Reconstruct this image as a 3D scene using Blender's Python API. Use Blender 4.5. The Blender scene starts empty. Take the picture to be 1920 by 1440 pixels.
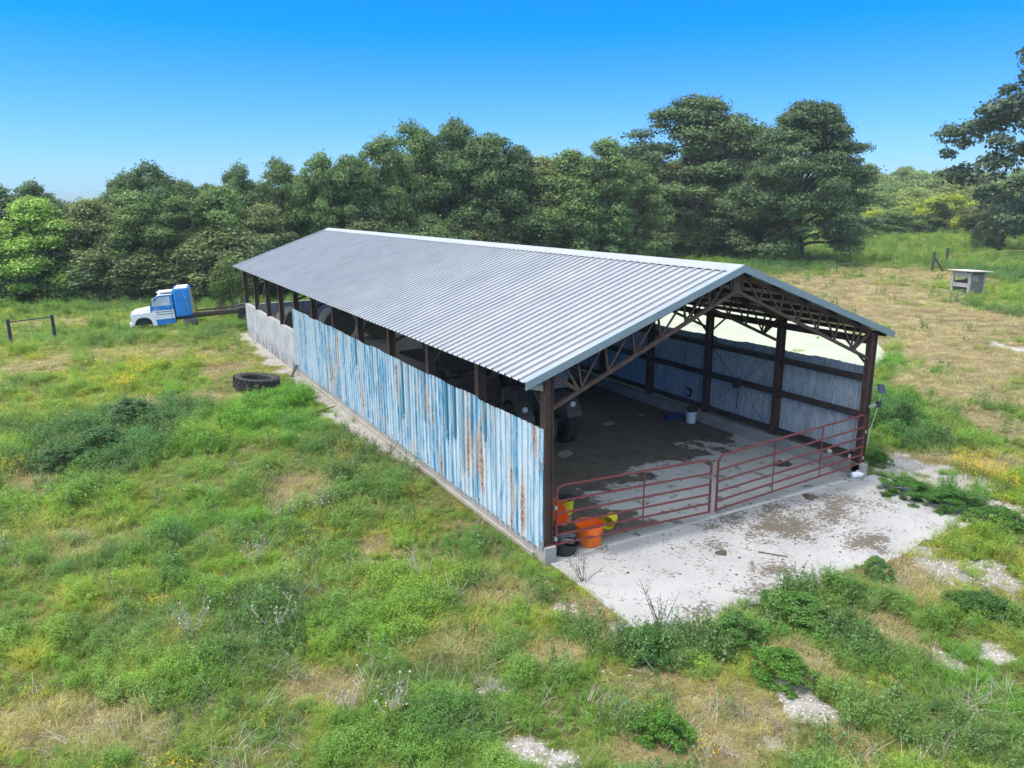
import bpy, math, random
import numpy as np
from mathutils import Vector, Matrix
R_ = math.radians
SC = bpy.context.scene
COL = SC.collection
rnd = random.Random(7)
rs = np.random.RandomState(11)

# ------------------------------------------------------------------ camera
CP = np.array([-7.3237, -11.8035, 6.9821]); YAW, PIT, ROL, FPX = -0.50716, 0.23675, -0.00719, 1409.7
_F = np.array([-math.sin(YAW)*math.cos(PIT), math.cos(YAW)*math.cos(PIT), -math.sin(PIT)])
_R0 = np.array([math.cos(YAW), math.sin(YAW), 0.0]); _U0 = np.cross(_R0, _F)
_R = math.cos(ROL)*_R0 + math.sin(ROL)*_U0; _U = -math.sin(ROL)*_R0 + math.cos(ROL)*_U0
cd = bpy.data.cameras.new('camera'); cam = bpy.data.objects.new('camera', cd); COL.objects.link(cam)
cd.sensor_width = 36; cd.lens = FPX/1920*36; cd.clip_end = 12000; cd.clip_start = 0.1
cam.matrix_world = Matrix([[_R[0], _U[0], -_F[0], CP[0]], [_R[1], _U[1], -_F[1], CP[1]], [_R[2], _U[2], -_F[2], CP[2]], [0, 0, 0, 1]])
SC.camera = cam

def G(u, v, z=0.0):
    """ground point under a measured sight line"""
    d = _F + _R*(u-960)/FPX + _U*(720-v)/FPX
    t = (z-CP[2])/d[2]
    return CP[0]+d[0]*t, CP[1]+d[1]*t
def ztop(x, y, v):
    """height of a thing at x,y whose top was measured at row v"""
    lo, hi = -2.0, 60.0
    for _ in range(40):
        m = (lo+hi)/2; d = np.array([x, y, m])-CP
        vv = 720-FPX*(d@_U)/(d@_F)
        if vv > v: lo = m
        else: hi = m
    return lo
def depth(x, y, z=0): return float((np.array([x, y, z])-CP)@_F)

# ------------------------------------------------------------------ light
SUN_EL, SUN_AZ = R_(64), R_(-80)          # azimuth measured from +Y towards +X
sd = Vector((math.sin(SUN_AZ)*math.cos(SUN_EL), math.cos(SUN_AZ)*math.cos(SUN_EL), math.sin(SUN_EL)))
sl = bpy.data.lights.new('sun', 'SUN'); sl.energy = 2.4; sl.angle = R_(3.5); sl.color = (1.0, 0.96, 0.88)
so = bpy.data.objects.new('sun', sl); COL.objects.link(so); so.rotation_euler = sd.to_track_quat('Z', 'Y').to_euler()
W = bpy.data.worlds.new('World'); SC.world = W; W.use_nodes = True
wt = W.node_tree; wt.nodes.clear()
wo = wt.nodes.new('ShaderNodeOutputWorld'); bg = wt.nodes.new('ShaderNodeBackground'); bg.inputs[1].default_value = 0.15
sk = wt.nodes.new('ShaderNodeTexSky'); sk.sky_type = 'NISHITA'; sk.sun_disc = False
sk.sun_elevation = SUN_EL; sk.sun_rotation = SUN_AZ; sk.altitude = 200; sk.air_density = 1.0; sk.dust_density = 0.6; sk.ozone_density = 2.0
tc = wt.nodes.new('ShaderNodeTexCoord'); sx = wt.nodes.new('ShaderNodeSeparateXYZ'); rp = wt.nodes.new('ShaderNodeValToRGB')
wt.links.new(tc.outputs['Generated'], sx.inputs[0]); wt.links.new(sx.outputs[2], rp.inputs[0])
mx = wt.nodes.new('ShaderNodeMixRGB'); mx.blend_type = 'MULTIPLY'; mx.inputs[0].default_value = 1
e = rp.color_ramp.elements; SKY = [(0.0, (.48, .74, 1.14)), (.08, (.30, .67, 1.22)), (.165, (.10, .60, 1.4)), (.20, (.0, .60, 1.8)), (.27, (.0, .58, 1.75)), (.36, (6.7, 5.0, 3.2)), (1., (7.3, 5.4, 3.4))]  # upper stops brighten the unseen sky overhead, added fill for the barn interior
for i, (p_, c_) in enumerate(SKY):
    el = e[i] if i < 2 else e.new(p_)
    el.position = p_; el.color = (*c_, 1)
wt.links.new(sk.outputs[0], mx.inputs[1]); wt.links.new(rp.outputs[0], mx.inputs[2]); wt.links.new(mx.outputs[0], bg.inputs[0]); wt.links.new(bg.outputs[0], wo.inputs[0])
SC.view_settings.view_transform = 'Standard'; SC.view_settings.look = 'None'; SC.view_settings.exposure = 0.27; SC.view_settings.gamma = 1
SC.cycles.use_denoising = True
SC.cycles.max_bounces = 6; SC.cycles.diffuse_bounces = 3; SC.cycles.glossy_bounces = 2; SC.cycles.transmission_bounces = 4; SC.cycles.transparent_max_bounces = 4
SC.cycles.caustics_reflective = False; SC.cycles.caustics_refractive = False

# ------------------------------------------------------------------ material helpers
class NT:
    def __init__(s, name):
        s.m = bpy.data.materials.new(name); s.m.use_nodes = True; s.t = s.m.node_tree; s.t.nodes.clear()
        s.out = s.t.nodes.new('ShaderNodeOutputMaterial'); s.b = s.n('ShaderNodeBsdfPrincipled'); s.t.links.new(s.b.outputs[0], s.out.inputs[0])
        s.tc = s.n('ShaderNodeTexCoord')
    def n(s, t): return s.t.nodes.new(t)
    def l(s, a, b): s.t.links.new(a, b)
    def put(s, sock, v):
        if isinstance(v, bpy.types.NodeSocket): s.l(v, sock)
        elif isinstance(v, (tuple, list)): sock.default_value = (*v, 1) if len(v) == 3 and sock.type == 'RGBA' else v
        else: sock.default_value = v
    def obj(s): return s.tc.outputs['Object']
    def vec(s, scale=(1, 1, 1), loc=(0, 0, 0), src=None):
        m = s.n('ShaderNodeMapping'); m.inputs['Scale'].default_value = scale; m.inputs['Location'].default_value = loc
        s.l(src or s.obj(), m.inputs[0]); return m.outputs[0]
    def noise(s, v, scale, detail=4, rough=.6, dist=0):
        k = s.n('ShaderNodeTexNoise'); s.l(v, k.inputs['Vector']); k.inputs['Scale'].default_value = scale; k.inputs['Detail'].default_value = detail
        k.inputs['Roughness'].default_value = rough; k.inputs['Distortion'].default_value = dist; return k.outputs['Fac']
    def ramp(s, f, st, interp='LINEAR'):
        k = s.n('ShaderNodeValToRGB'); k.color_ramp.interpolation = interp; el = k.color_ramp.elements
        for i, (p, c) in enumerate(st):
            q = el[i] if i < 2 else el.new(p)
            q.position = p; q.color = (c, c, c, 1) if not isinstance(c, (tuple, list)) else (*c, 1)
        s.l(f, k.inputs[0]); return k.outputs[0]
    def mix(s, f, a, b, mode='MIX'):
        k = s.n('ShaderNodeMixRGB'); k.blend_type = mode; s.put(k.inputs[0], f); s.put(k.inputs[1], a); s.put(k.inputs[2], b); return k.outputs[0]
    def math(s, op, a, b=0.0, c=0.0, clamp=False):
        k = s.n('ShaderNodeMath'); k.operation = op; k.use_clamp = clamp; s.put(k.inputs[0], a); s.put(k.inputs[1], b); s.put(k.inputs[2], c); return k.outputs[0]
    def sep(s, v=None):
        k = s.n('ShaderNodeSeparateXYZ'); s.l(v or s.obj(), k.inputs[0]); return k.outputs
    def comb(s, x=0., y=0., z=0.):
        k = s.n('ShaderNodeCombineXYZ'); s.put(k.inputs[0], x); s.put(k.inputs[1], y); s.put(k.inputs[2], z); return k.outputs[0]
    def bump(s, h, strength=.3, dist=.02):
        k = s.n('ShaderNodeBump'); k.inputs['Strength'].default_value = strength; k.inputs['Distance'].default_value = dist; s.l(h, k.inputs['Height']); s.l(k.outputs[0], s.b.inputs['Normal'])
    def fin(s, col, rough=.8, metal=0., spec=.5):
        s.put(s.b.inputs['Base Color'], col); s.put(s.b.inputs['Roughness'], rough); s.put(s.b.inputs['Metallic'], metal); s.b.inputs['Specular IOR Level'].default_value = spec
        return s.m
_mc = {}
def M(name, c1, c2=None, scale=6., rough=.7, metal=0., bump=.15, bs=None, thr=(.35, .65), dist=.01, spec=.4):
    """two-tone noisy surface"""
    if name in _mc: return _mc[name]
    t = NT(name); c2 = c2 or tuple(x*.7 for x in c1)
    f = t.ramp(t.noise(t.obj(), scale, 6, .65), [(thr[0], 0.), (thr[1], 1.)])
    h = t.noise(t.obj(), bs or scale*6, 4)
    t.bump(h, bump, dist)
    m = t.fin(t.mix(f, c1, c2), rough, metal, spec); _mc[name] = m; return m

# ------------------------------------------------------------------ mesh helpers
class MB:
    def __init__(s): s.v = []; s.f = []; s.mi = []; s.mats = []
    def slot(s, m):
        if m not in s.mats: s.mats.append(m)
        return s.mats.index(m)
    def add(s, vs, fs, m=None):
        o = len(s.v); s.v += [tuple(x) for x in vs]; s.f += [tuple(i+o for i in q) for q in fs]; k = s.slot(m) if m else 0; s.mi += [k]*len(fs); return s
    def box(s, a, b, m=None, rot=None, c=None):
        x0, y0, z0 = a; x1, y1, z1 = b
        vs = [Vector(p) for p in ((x0, y0, z0), (x1, y0, z0), (x1, y1, z0), (x0, y1, z0), (x0, y0, z1), (x1, y0, z1), (x1, y1, z1), (x0, y1, z1))]
        if rot is not None:
            c = Vector(c) if c else Vector(((x0+x1)/2, (y0+y1)/2, (z0+z1)/2)); vs = [c+rot@(p-c) for p in vs]
        return s.add(vs, [(0, 3, 2, 1), (4, 5, 6, 7), (0, 1, 5, 4), (1, 2, 6, 5), (2, 3, 7, 6), (3, 0, 4, 7)], m)
    def beam(s, p, q, w, h, m=None, up=(0, 0, 1)):
        p = Vector(p); q = Vector(q); d = (q-p).normalized(); u = Vector(up)
        if abs(d.dot(u)) > .98: u = Vector((0, 1, 0))
        a = d.cross(u).normalized(); b = a.cross(d).normalized()
        vs = [e_+a*i*w/2+b*j*h/2 for e_ in (p, q) for i, j in ((-1, -1), (1, -1), (1, 1), (-1, 1))]
        return s.add(vs, [(3, 2, 1, 0), (4, 5, 6, 7), (0, 1, 5, 4), (1, 2, 6, 5), (2, 3, 7, 6), (3, 0, 4, 7)], m)
    def tube(s, pts, r, n=8, m=None, caps=True):
        pts = [Vector(p) for p in pts]; rr = r if isinstance(r, (list, tuple)) else [r]*len(pts); vs = []; fs = []
        prev = None
        for i, p in enumerate(pts):
            d = (pts[min(i+1, len(pts)-1)]-pts[max(i-1, 0)]).normalized()
            if prev is None: a = d.cross(Vector((0, 0, 1)) if abs(d.z) < .9 else Vector((1, 0, 0))).normalized()
            else:
                a = (prev-d*prev.dot(d)); a = a.normalized() if a.length > 1e-6 else d.orthogonal().normalized()
            prev = a; b = d.cross(a)
            for k in range(n):
                t = 2*math.pi*k/n; vs.append(p+(a*math.cos(t)+b*math.sin(t))*rr[i])
        for i in range(len(pts)-1):
            for k in range(n): k2 = (k+1) % n; fs.append((i*n+k, i*n+k2, (i+1)*n+k2, (i+1)*n+k))
        if caps: fs.append(tuple(range(n-1, -1, -1))); fs.append(tuple((len(pts)-1)*n+k for k in range(n)))
        return s.add(vs, fs, m)
    def lathe(s, prof, n=28, m=None, mat=None, close=False):
        """profile of (radius, z); mat = Matrix placing it"""
        vs = []; fs = []
        for r, z in prof:
            for k in range(n): t = 2*math.pi*k/n; vs.append(Vector((r*math.cos(t), r*math.sin(t), z)))
        np_ = len(prof)
        for i in range(np_-1 if not close else np_):
            j = (i+1) % np_
            for k in range(n): k2 = (k+1) % n; fs.append((i*n+k, i*n+k2, j*n+k2, j*n+k))
        if mat is not None: vs = [mat@v for v in vs]
        return s.add(vs, fs, m)
    def prism(s, poly, y0, y1, m=None, axis='y'):
        n = len(poly)
        f = {'y': lambda a, b, c: (a, c, b), 'z': lambda a, b, c: (a, b, c), 'x': lambda a, b, c: (c, a, b)}[axis]
        vs = [f(a, b, y0) for a, b in poly]+[f(a, b, y1) for a, b in poly]
        fs = [tuple(range(n)), tuple(range(2*n-1, n-1, -1))]+[(i, n+i, n+(i+1) % n, (i+1) % n) for i in range(n)]
        return s.add(vs, fs, m)
    def build(s, name, mat=None, parent=None, smooth=False, bevel=0, label=None):
        me = bpy.data.meshes.new(name); me.from_pydata([tuple(v) for v in s.v], [], s.f)
        if s.mats:
            for k in s.mats: me.materials.append(k)
            me.polygons.foreach_set('material_index', s.mi)
        elif mat: me.materials.append(mat)
        import bmesh
        bm = bmesh.new(); bm.from_mesh(me); bmesh.ops.recalc_face_normals(bm, faces=bm.faces); bm.to_mesh(me); bm.free()
        if smooth:
            me.polygons.foreach_set('use_smooth', [True]*len(me.polygons))
            try: me.set_sharp_from_angle(angle=R_(40))
            except Exception: pass
        o = bpy.data.objects.new(name, me); COL.objects.link(o)
        if parent: o.parent = parent
        if bevel: b = o.modifiers.new('bevel', 'BEVEL'); b.width = bevel; b.segments = 2; b.limit_method = 'ANGLE'
        if label: o['label'] = label
        return o
def empty(name, label, cat, loc=(0, 0, 0), rz=0, group=None, rx=0, ry=0):
    o = bpy.data.objects.new(name, None); o.empty_display_size = .3; COL.objects.link(o); o.location = loc; o.rotation_euler = (rx, ry, rz)
    o['label'] = label; o['category'] = cat
    if group: o['group'] = group
    return o
def tag(o, label, cat, group=None, kind=None, loc=None, rz=None):
    o['label'] = label; o['category'] = cat
    if group: o['group'] = group
    if kind: o['kind'] = kind
    if loc: o.location = loc
    if rz is not None: o.rotation_euler[2] = rz
    return o
def dup(o, parent=None):
    c = o.copy(); COL.objects.link(c); c.parent = parent
    for ch in list(o.children): dup(ch, c)
    return c
def npmesh(name, V, F, mat=None, attrs=None):
    me = bpy.data.meshes.new(name); V = np.asarray(V, np.float32); F = np.asarray(F, np.int32); k = F.shape[1]
    me.vertices.add(len(V)); me.vertices.foreach_set('co', V.ravel()); me.loops.add(F.size); me.loops.foreach_set('vertex_index', F.ravel())
    me.polygons.add(len(F)); me.polygons.foreach_set('loop_start', np.arange(len(F), dtype=np.int32)*k)
    for n_, (dom, typ, data) in (attrs or {}).items():
        a = me.attributes.new(n_, typ, dom); a.data.foreach_set('color' if 'COLOR' in typ else 'vector' if 'VECTOR' in typ else 'value', np.asarray(data, np.float32).ravel() if typ != 'INT' else np.asarray(data, np.int32))
    for m_ in (mat if isinstance(mat, list) else [mat] if mat else []): me.materials.append(m_)
    me.update(); me.validate(); return me

# ------------------------------------------------------------------ noise fields and terrain
_gt = rs.rand(256, 256)
def vn(x, y, f, ox=0.):
    x = np.asarray(x)*f+ox+1000; y = np.asarray(y)*f+ox*1.7+1000
    xi = np.floor(x).astype(int); yi = np.floor(y).astype(int); a = x-xi; b = y-yi; a = a*a*(3-2*a); b = b*b*(3-2*b)
    g = lambda i, j: _gt[i & 255, j & 255]
    return (g(xi, yi)*(1-a)+g(xi+1, yi)*a)*(1-b)+(g(xi, yi+1)*(1-a)+g(xi+1, yi+1)*a)*b
def fbm(x, y, f, o=0., n=4):
    s = 0; w = 1; t = 0
    for i in range(n): s = s+w*vn(x, y, f*2**i, o+i*13.7); t += w; w *= .55
    return s/t
def sst(a, b, x): t = np.clip((np.asarray(x, float)-a)/(b-a), 0, 1); return t*t*(3-2*t)
BW, BL, BB = 9.54, 31.18, 31.18/11
LOT = [(10.2, 6.2), (16, 6.8), (21.5, 8.1), (24.2, 9.4), (27, 12), (29, 16), (31.5, 24), (33, 46), (10.2, 46)]
def inpoly(px, py, poly):
    px = np.asarray(px); py = np.asarray(py); c = np.zeros(px.shape, bool); n = len(poly)
    for i in range(n):
        x0, y0 = poly[i]; x1, y1 = poly[(i+1) % n]
        if y0 == y1: continue
        c ^= ((y0 > py) != (y1 > py)) & (px < (x1-x0)*(py-y0)/(y1-y0)+x0)
    return c
def in_barn(x, y, mgn=0.): return (x > -.12-mgn) & (x < BW+.12+mgn) & (y > -.2-mgn) & (y < BL+.2+mgn)
def pad_edge(x): return -3.32-.12*np.sin(x*1.3)-.35*(fbm(x, x*0+3, 1.1, 5.)-.5)*2
def in_pad(x, y, m=0.):
    n_ = (fbm(x, y, 2.2, 9.)-.5)*.5
    return (x > -.1+n_*.4-m) & (x < 10.0+n_*.5+m) & (y < .1) & (y > pad_edge(x)+n_*.7-m)
def terrain(x, y):
    x = np.asarray(x, float); y = np.asarray(y, float)
    z = -.03+.22*(fbm(x, y, .12, 3.)-.5)+.20*(fbm(x, y, .6, 8., 3)-.5)
    flat = sst(.2, 2.5, np.maximum(np.maximum(-.3-x, x-BW-.3), np.maximum(-3.6-y, y-BL-.3)))
    lotd = np.where(inpoly(x, y, LOT), 0., 1.)
    far = sst(6, 30, np.hypot(x-15, y-15)-14)
    z = -.03+(z+.03)*flat*np.where(lotd > 0, 1., .0)
    z = np.where(inpoly(x, y, LOT), -.03, z)
    z = z+.12*sst(0, 1, (10-x)/14.)*np.exp(-((y-31)/4.)**2)*sst(.3, 4, -x)         # crest left of the barn
    z = z-.55*sst(33.5, 39, y)*sst(14, 6, x)                                      # ground drops behind the crest
    z = z+3.5*sst(110, 220, np.hypot(x+7, y+12))*sst(20, 60, x)                    # low rise under the far wood
    z = z-6*sst(120, 500, np.hypot(x+7, y+12))*sst(40, 0, x)
    return z
# patches measured on the photograph: (u, v, half width, half height, strength)
PATCH = {
 'dry': [(1680,590,170,45,1.1),(1600,540,140,28,1.1),(1780,660,140,45,1),(1850,600,80,35,.9),(1700,515,120,15,.8),(1540,545,60,22,.8),(1800,730,100,30,.8),(1880,800,50,40,.8),(1780,865,120,15,.8),(1690,858,50,10,.8),(1720,640,50,60,.9),
  (1020,1235,60,40,.9),(1400,1350,150,55,.55),(1250,1290,120,40,.55),(560,920,80,45,.55),(150,1340,140,50,.55),(1690,1090,80,45,.8),(430,690,45,12,.8),(400,745,60,12,.7),(60,900,60,20,.7),(250,1370,120,40,.55),(950,1110,70,35,.6),
  (1310,1410,110,40,.8),(1500,1240,60,50,.6),(300,665,200,14,.35),(50,690,80,15,.6),(150,590,120,6,.7),(1080,1150,60,30,.7),(860,1210,90,40,.5),(1600,1400,60,50,.5),(1660,1170,60,40,.5),(620,1300,90,30,.5),(1870,870,60,20,.7),(700,1020,60,30,.5),(1650,850,20,8,.8),(1220,1395,60,30,.6)],
 'gravel': [(990,1400,60,42,1.25),(1862,1203,62,24,1.2),(1480,1275,36,26,1.1),(1525,1335,28,22,1),(1700,872,52,15,1.2),(1800,905,75,14,1.1),(1900,960,45,45,.95),(1908,652,20,9,1.2),(1740,1045,70,40,.75),(1190,1172,40,12,.9),(1455,1385,60,22,.8),(1050,1135,30,12,.6),(1330,1240,40,18,.5),(925,1290,40,20,.6),(1900,1080,40,30,.7),(1660,880,16,14,.7),(1790,1245,40,22,.8),(1640,1205,18,10,.8),(290,775,30,4,.5)],
 'dark': [(215,800,95,55,1.2),(120,860,70,40,1.1),(290,820,60,60,1.1),(1100,1195,70,40,.7),(1250,1215,100,36,1.0),(1480,1120,120,38,.9),(1600,1190,90,70,.8),(1660,1350,190,60,.7),(1250,1370,60,40,.8),(1700,925,60,10,.6),(1865,965,40,36,.8),(1690,800,60,40,1.),(1820,560,1,1,0),(700,830,130,40,.7),(480,1190,100,80,.8),(600,1130,90,60,.5),(250,1190,120,50,.6),(640,900,90,45,.6),(1000,1120,70,28,.7),(800,1370,120,60,.6),(1895,590,42,40,1.),(1880,520,70,22,1.),(1730,515,40,8,.7),(1560,500,60,12,.8),(200,645,40,8,.6),(900,1000,60,40,.5),(520,600,1,1,0),(1460,505,80,16,.9),(360,645,50,6,.3),(1800,780,60,30,.5),(1700,790,60,40,.6),(250,560,120,10,.6)],  # includes the shadow below the large oaks, painted as darker, weedier grass
 'bright': [(560,760,130,60,1.),(700,1150,110,60,.8),(430,1000,160,70,.8),(1690,680,42,38,1.2),(1680,625,50,40,1.2),(1700,790,100,80,.5),(1200,1330,90,60,.6),(1450,1210,110,60,.7),(600,700,60,40,.8),(330,740,80,30,.8),(1640,900,30,30,.8),(1880,1320,60,120,.5),(1780,930,120,18,.9)],
 'lime': [(220,690,240,45,.9),(30,1360,80,70,1.2),(60,1240,70,50,.9),(250,715,60,25,1.2),(800,1180,60,40,.5),(60,760,60,40,.5),(1850,880,60,25,.9),(1890,930,40,30,.9),(330,650,120,14,.5),(600,1310,90,40,.4)],
 'yflower': [(265,706,26,9,1.),(228,735,24,7,.9),(500,1364,26,8,.9),(765,940,18,8,.9),(1825,890,40,12,.8),(1890,925,30,18,.8),(140,772,30,6,.6),(350,1415,20,8,.6),(870,1030,20,8,.6),(20,895,20,8,.7),(160,850,20,8,.4)],
 'wflower': [(190,1190,60,30,.3),(620,950,70,30,.9),(500,925,60,35,1.),(340,1040,60,18,.8),(250,1130,40,30,.7),(370,1190,50,30,.9),(520,1160,60,40,.7),(690,1270,50,30,.6),(170,815,50,14,1.),(230,780,30,10,.9),(430,800,60,25,.5),(540,700,40,25,.3),(700,770,60,30,.3)],
}
PW = {}
for k_, L_ in PATCH.items():
    A_ = []
    for (u, v, ru, rv, st) in L_:
        x0, y0 = G(u, v); xa, ya = G(u-ru, v); xb, yb = G(u+ru, v); xc, yc = G(u, v-rv); xd, yd = G(u, v+rv)
        A_.append((x0, y0, math.hypot(xb-xa, yb-ya)/2, math.hypot(xc-xd, yc-yd)/2, math.atan2(yb-ya, xb-xa), st))
    PW[k_] = A_
def field(kind, x, y):
    s = np.zeros_like(np.asarray(x, float))
    wob = (fbm(x, y, .9, 21., 4)-.5)*1.5 if kind != 'gravel' else (fbm(x, y, 1.6, 23., 4)-.5)*3.0
    for (cx, cy, ra, rb, an, st) in PW[kind]:
        dx = x-cx; dy = y-cy; a = (dx*math.cos(an)+dy*math.sin(an))/ra; b = (-dx*math.sin(an)+dy*math.cos(an))/rb
        d = np.sqrt(a*a+b*b)+wob
        s = np.maximum(s, st*sst(1.25, .55, d))
    return s
def fields(x, y):
    D = field('dry', x, y); Gv = field('gravel', x, y); Dk = field('dark', x, y); Br = field('bright', x, y); Li = field('lime', x, y)
    Gv = np.maximum(Gv, sst(.62, .25, np.abs(x+.25)+(fbm(x, y, 1.4, 30.)-.5)*1.4)*sst(4, 9, y)*sst(33, 31, y)*.9)
    n1 = fbm(x, y, .35, 40.); n2 = fbm(x, y, 1.3, 50.)
    dist = np.hypot(x+7, y+12)
    D = np.maximum(D, .5*sst(.60, .78, n1*.5+n2*.5)*sst(90, 30, dist))
    Dk = np.maximum(Dk, .55*sst(.58, .68, fbm(x, y, .5, 60.)))*(1-.7*np.clip(D, 0, 1)*sst(.2, .6, D))
    Li = np.maximum(Li, .7*sst(.5, .68, fbm(x, y, .28, 70.)))
    return D, Gv, Dk, Br, Li
C_ = lambda *a: np.array(a)
def greens(x, y, jit=0.):
    D, Gv, Dk, Br, Li = fields(x, y); e_ = lambda a: np.clip(a+jit, 0, 1)[..., None]
    c = np.zeros(np.shape(x)+(3,))+C_(.195, .32, .050)
    c = c+(C_(.32, .38, .09)-c)*(.55*e_(fbm(x, y, .8, 80.)*1.6-.45))
    c = c+(C_(.16, .38, .045)-c)*.8*e_(Br); c = c+(C_(.38, .46, .055)-c)*.75*e_(Li); c = c+(C_(.10, .20, .07)-c)*.8*e_(Dk); c = c+(C_(.43, .385, .20)-c)*.85*e_(D)
    return c, (D, Gv, Dk, Br, Li)

# ------------------------------------------------------------------ ground sheet
AZ0 = math.atan2(_F[0], _F[1])
def build_ground():
    r = [0.5]
    while r[-1] < 9000: r.append(r[-1]+max(.09, r[-1]*.0125))
    r = np.array(r)
    th = np.concatenate([AZ0+np.linspace(R_(-50), R_(50), 520), AZ0+R_(50)+np.linspace(0, R_(260), 62)[1:-1]])
    RR, TT = np.meshgrid(r, th, indexing='ij'); X = CP[0]+RR*np.sin(TT); Y = CP[1]+RR*np.cos(TT); Z = terrain(X, Y)
    c, (D, Gv, Dk, Br, Li) = greens(X, Y)
    soil = C_(.155, .135, .065); k = np.clip(sst(5, 60, RR)*.6+.25, 0, 1)[..., None]
    c = soil+(c*.8-soil)*k
    c = c+(C_(.36, .315, .19)-c)*np.clip(D*.8, 0, 1)[..., None]
    gr = np.clip(Gv, 0, 1)*sst(.35, .6, Gv); c = c+(C_(.58, .575, .56)-c)*gr[..., None]
    nr, nt = len(r), len(th); idx = np.arange(nr*nt).reshape(nr, nt); j2 = (np.arange(nt)+1) % nt
    F = np.stack([idx[:-1, :], idx[:-1][:, j2], idx[1:][:, j2], idx[1:, :]], -1).reshape(-1, 4)
    t = NT('soil_and_turf')
    a = t.n('ShaderNodeAttribute'); a.attribute_name = 'gcol'
    f = t.noise(t.obj(), 9, 8, .7); f2 = t.noise(t.obj(), 1.1, 6, .7); f3 = t.noise(t.obj(), 45, 3, .7)
    m = t.mix(t.ramp(f, [(.3, 0.), (.7, 1.)]), a.outputs['Color'], t.mix(1., a.outputs['Color'], (.62, .55, .5), 'MULTIPLY'))
    m = t.mix(t.ramp(f3, [(.45, 0.), (.62, .55)]), m, t.mix(1., m, (.5, .47, .45), 'MULTIPLY'))
    t.bump(t.math('ADD', f, f3), .9, .06)
    mat = t.fin(m, .95, 0, .15)
    me = npmesh('ground', np.stack([X, Y, Z], -1).reshape(-1, 3), F, mat, {'gcol': ('POINT', 'FLOAT_COLOR', np.concatenate([c, np.ones(c.shape[:2]+(1,))], -1))})
    o = bpy.data.objects.new('ground', me); COL.objects.link(o); o['kind'] = 'structure'
build_ground()

# ------------------------------------------------------------------ plants as instanced ground cover
def leafmat(name, src, trans=.35, fixed=None):
    m = bpy.data.materials.new(name); m.use_nodes = True; t = m.node_tree; t.nodes.clear()
    o = t.nodes.new('ShaderNodeOutputMaterial'); d = t.nodes.new('ShaderNodeBsdfDiffuse'); tr = t.nodes.new('ShaderNodeBsdfTranslucent'); g = t.nodes.new('ShaderNodeBsdfGlossy'); ms = t.nodes.new('ShaderNodeMixShader'); m2 = t.nodes.new('ShaderNodeMixShader')
    a = t.nodes.new('ShaderNodeAttribute'); a.attribute_name = 'v'
    mm = t.nodes.new('ShaderNodeVectorMath'); mm.operation = 'MULTIPLY'
    if fixed: rgb = t.nodes.new('ShaderNodeRGB'); rgb.outputs[0].default_value = (*fixed, 1); cs = rgb.outputs[0]
    elif src == 'inst': q = t.nodes.new('ShaderNodeAttribute'); q.attribute_type = 'INSTANCER'; q.attribute_name = 'icol'; cs = q.outputs['Color']
    else: q = t.nodes.new('ShaderNodeObjectInfo'); cs = q.outputs['Color']
    t.links.new(cs, mm.inputs[0]); t.links.new(a.outputs['Color'], mm.inputs[1])
    for s_ in (d, tr): t.links.new(mm.outputs[0], s_.inputs[0])
    g.inputs['Color'].default_value = (.9, .95, 1, 1); g.inputs['Roughness'].default_value = .45
    ms.inputs[0].default_value = trans; t.links.new(d.outputs[0], ms.inputs[1]); t.links.new(tr.outputs[0], ms.inputs[2])
    m2.inputs[0].default_value = .02; t.links.new(ms.outputs[0], m2.inputs[1]); t.links.new(g.outputs[0], m2.inputs[2]); t.links.new(m2.outputs[0], o.inputs[0]); return m
LM_INST = leafmat('grass_blade', 'inst', .4); LM_OBJ = leafmat('tree_leaf', 'obj', .3); LM_TREEI = leafmat('wood_leaf', 'inst', .3)
LM_Y = leafmat('yellow_petal', '', .3, (.70, .56, .02)); LM_W = leafmat('seed_fluff', '', .4, (.6, .59, .55)); LM_STICK = leafmat('bleached_stalk', '', .1, (.42, .38, .32))
class LB:
    """collects quads with one tint per quad"""
    def __init__(s): s.q = []; s.c = []; s.m = []
    def quad(s, P4, c, m=0): s.q.append(P4); s.c.append(c); s.m.append(m)
    def blade(s, p, az, h, lean, w, c, m=0, seg=3, droop=1.):
        d = np.array([math.cos(az), math.sin(az), 0]); sd_ = np.array([-math.sin(az), math.cos(az), 0]); tw = rnd.uniform(-.8, .8); sd_ = sd_*math.cos(tw)+d*math.sin(tw)
        P0 = np.array([p[0], p[1], p[2] if len(p) > 2 else 0.]); prev = P0
        for i in range(1, seg+1):
            t = i/seg; q = P0+d*lean*t**1.6+np.array([0, 0, h*(t-droop*.35*t*t)]); w0 = w*(1-(i-1)/seg*.8); w1 = w*(1-t*.85)
            s.quad([prev-sd_*w0/2, prev+sd_*w0/2, q+sd_*w1/2, q-sd_*w1/2], c, m); prev = q
        return prev
    def leaf(s, p, n, size, c, m=0, asp=1.6):
        n = n/(np.linalg.norm(n)+1e-9); a = np.cross(n, [rnd.uniform(-1, 1), rnd.uniform(-1, 1), rnd.uniform(-1, 1)]); a = a/(np.linalg.norm(a)+1e-9); b = np.cross(n, a); a = a*size/2; b = b*size/2*asp
        s.quad([p-b, p+a, p+b, p-a], c, m)
    def mesh(s, name, mats):
        V = np.array(s.q).reshape(-1, 3); F = np.arange(len(V)).reshape(-1, 4)
        c = np.repeat(np.array([x if hasattr(x, '__len__') else (x, x, x) for x in s.c]), 4, 0); c = np.concatenate([c, np.ones((len(c), 1))], 1)
        me = npmesh(name, V, F, mats, {'v': ('POINT', 'FLOAT_COLOR', c)})
        me.polygons.foreach_set('material_index', np.array(s.m, np.int32)); return me
def disk(r):
    t = rnd.uniform(0, 6.283); k = r*math.sqrt(rnd.random()); return (k*math.cos(t), k*math.sin(t))
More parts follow.
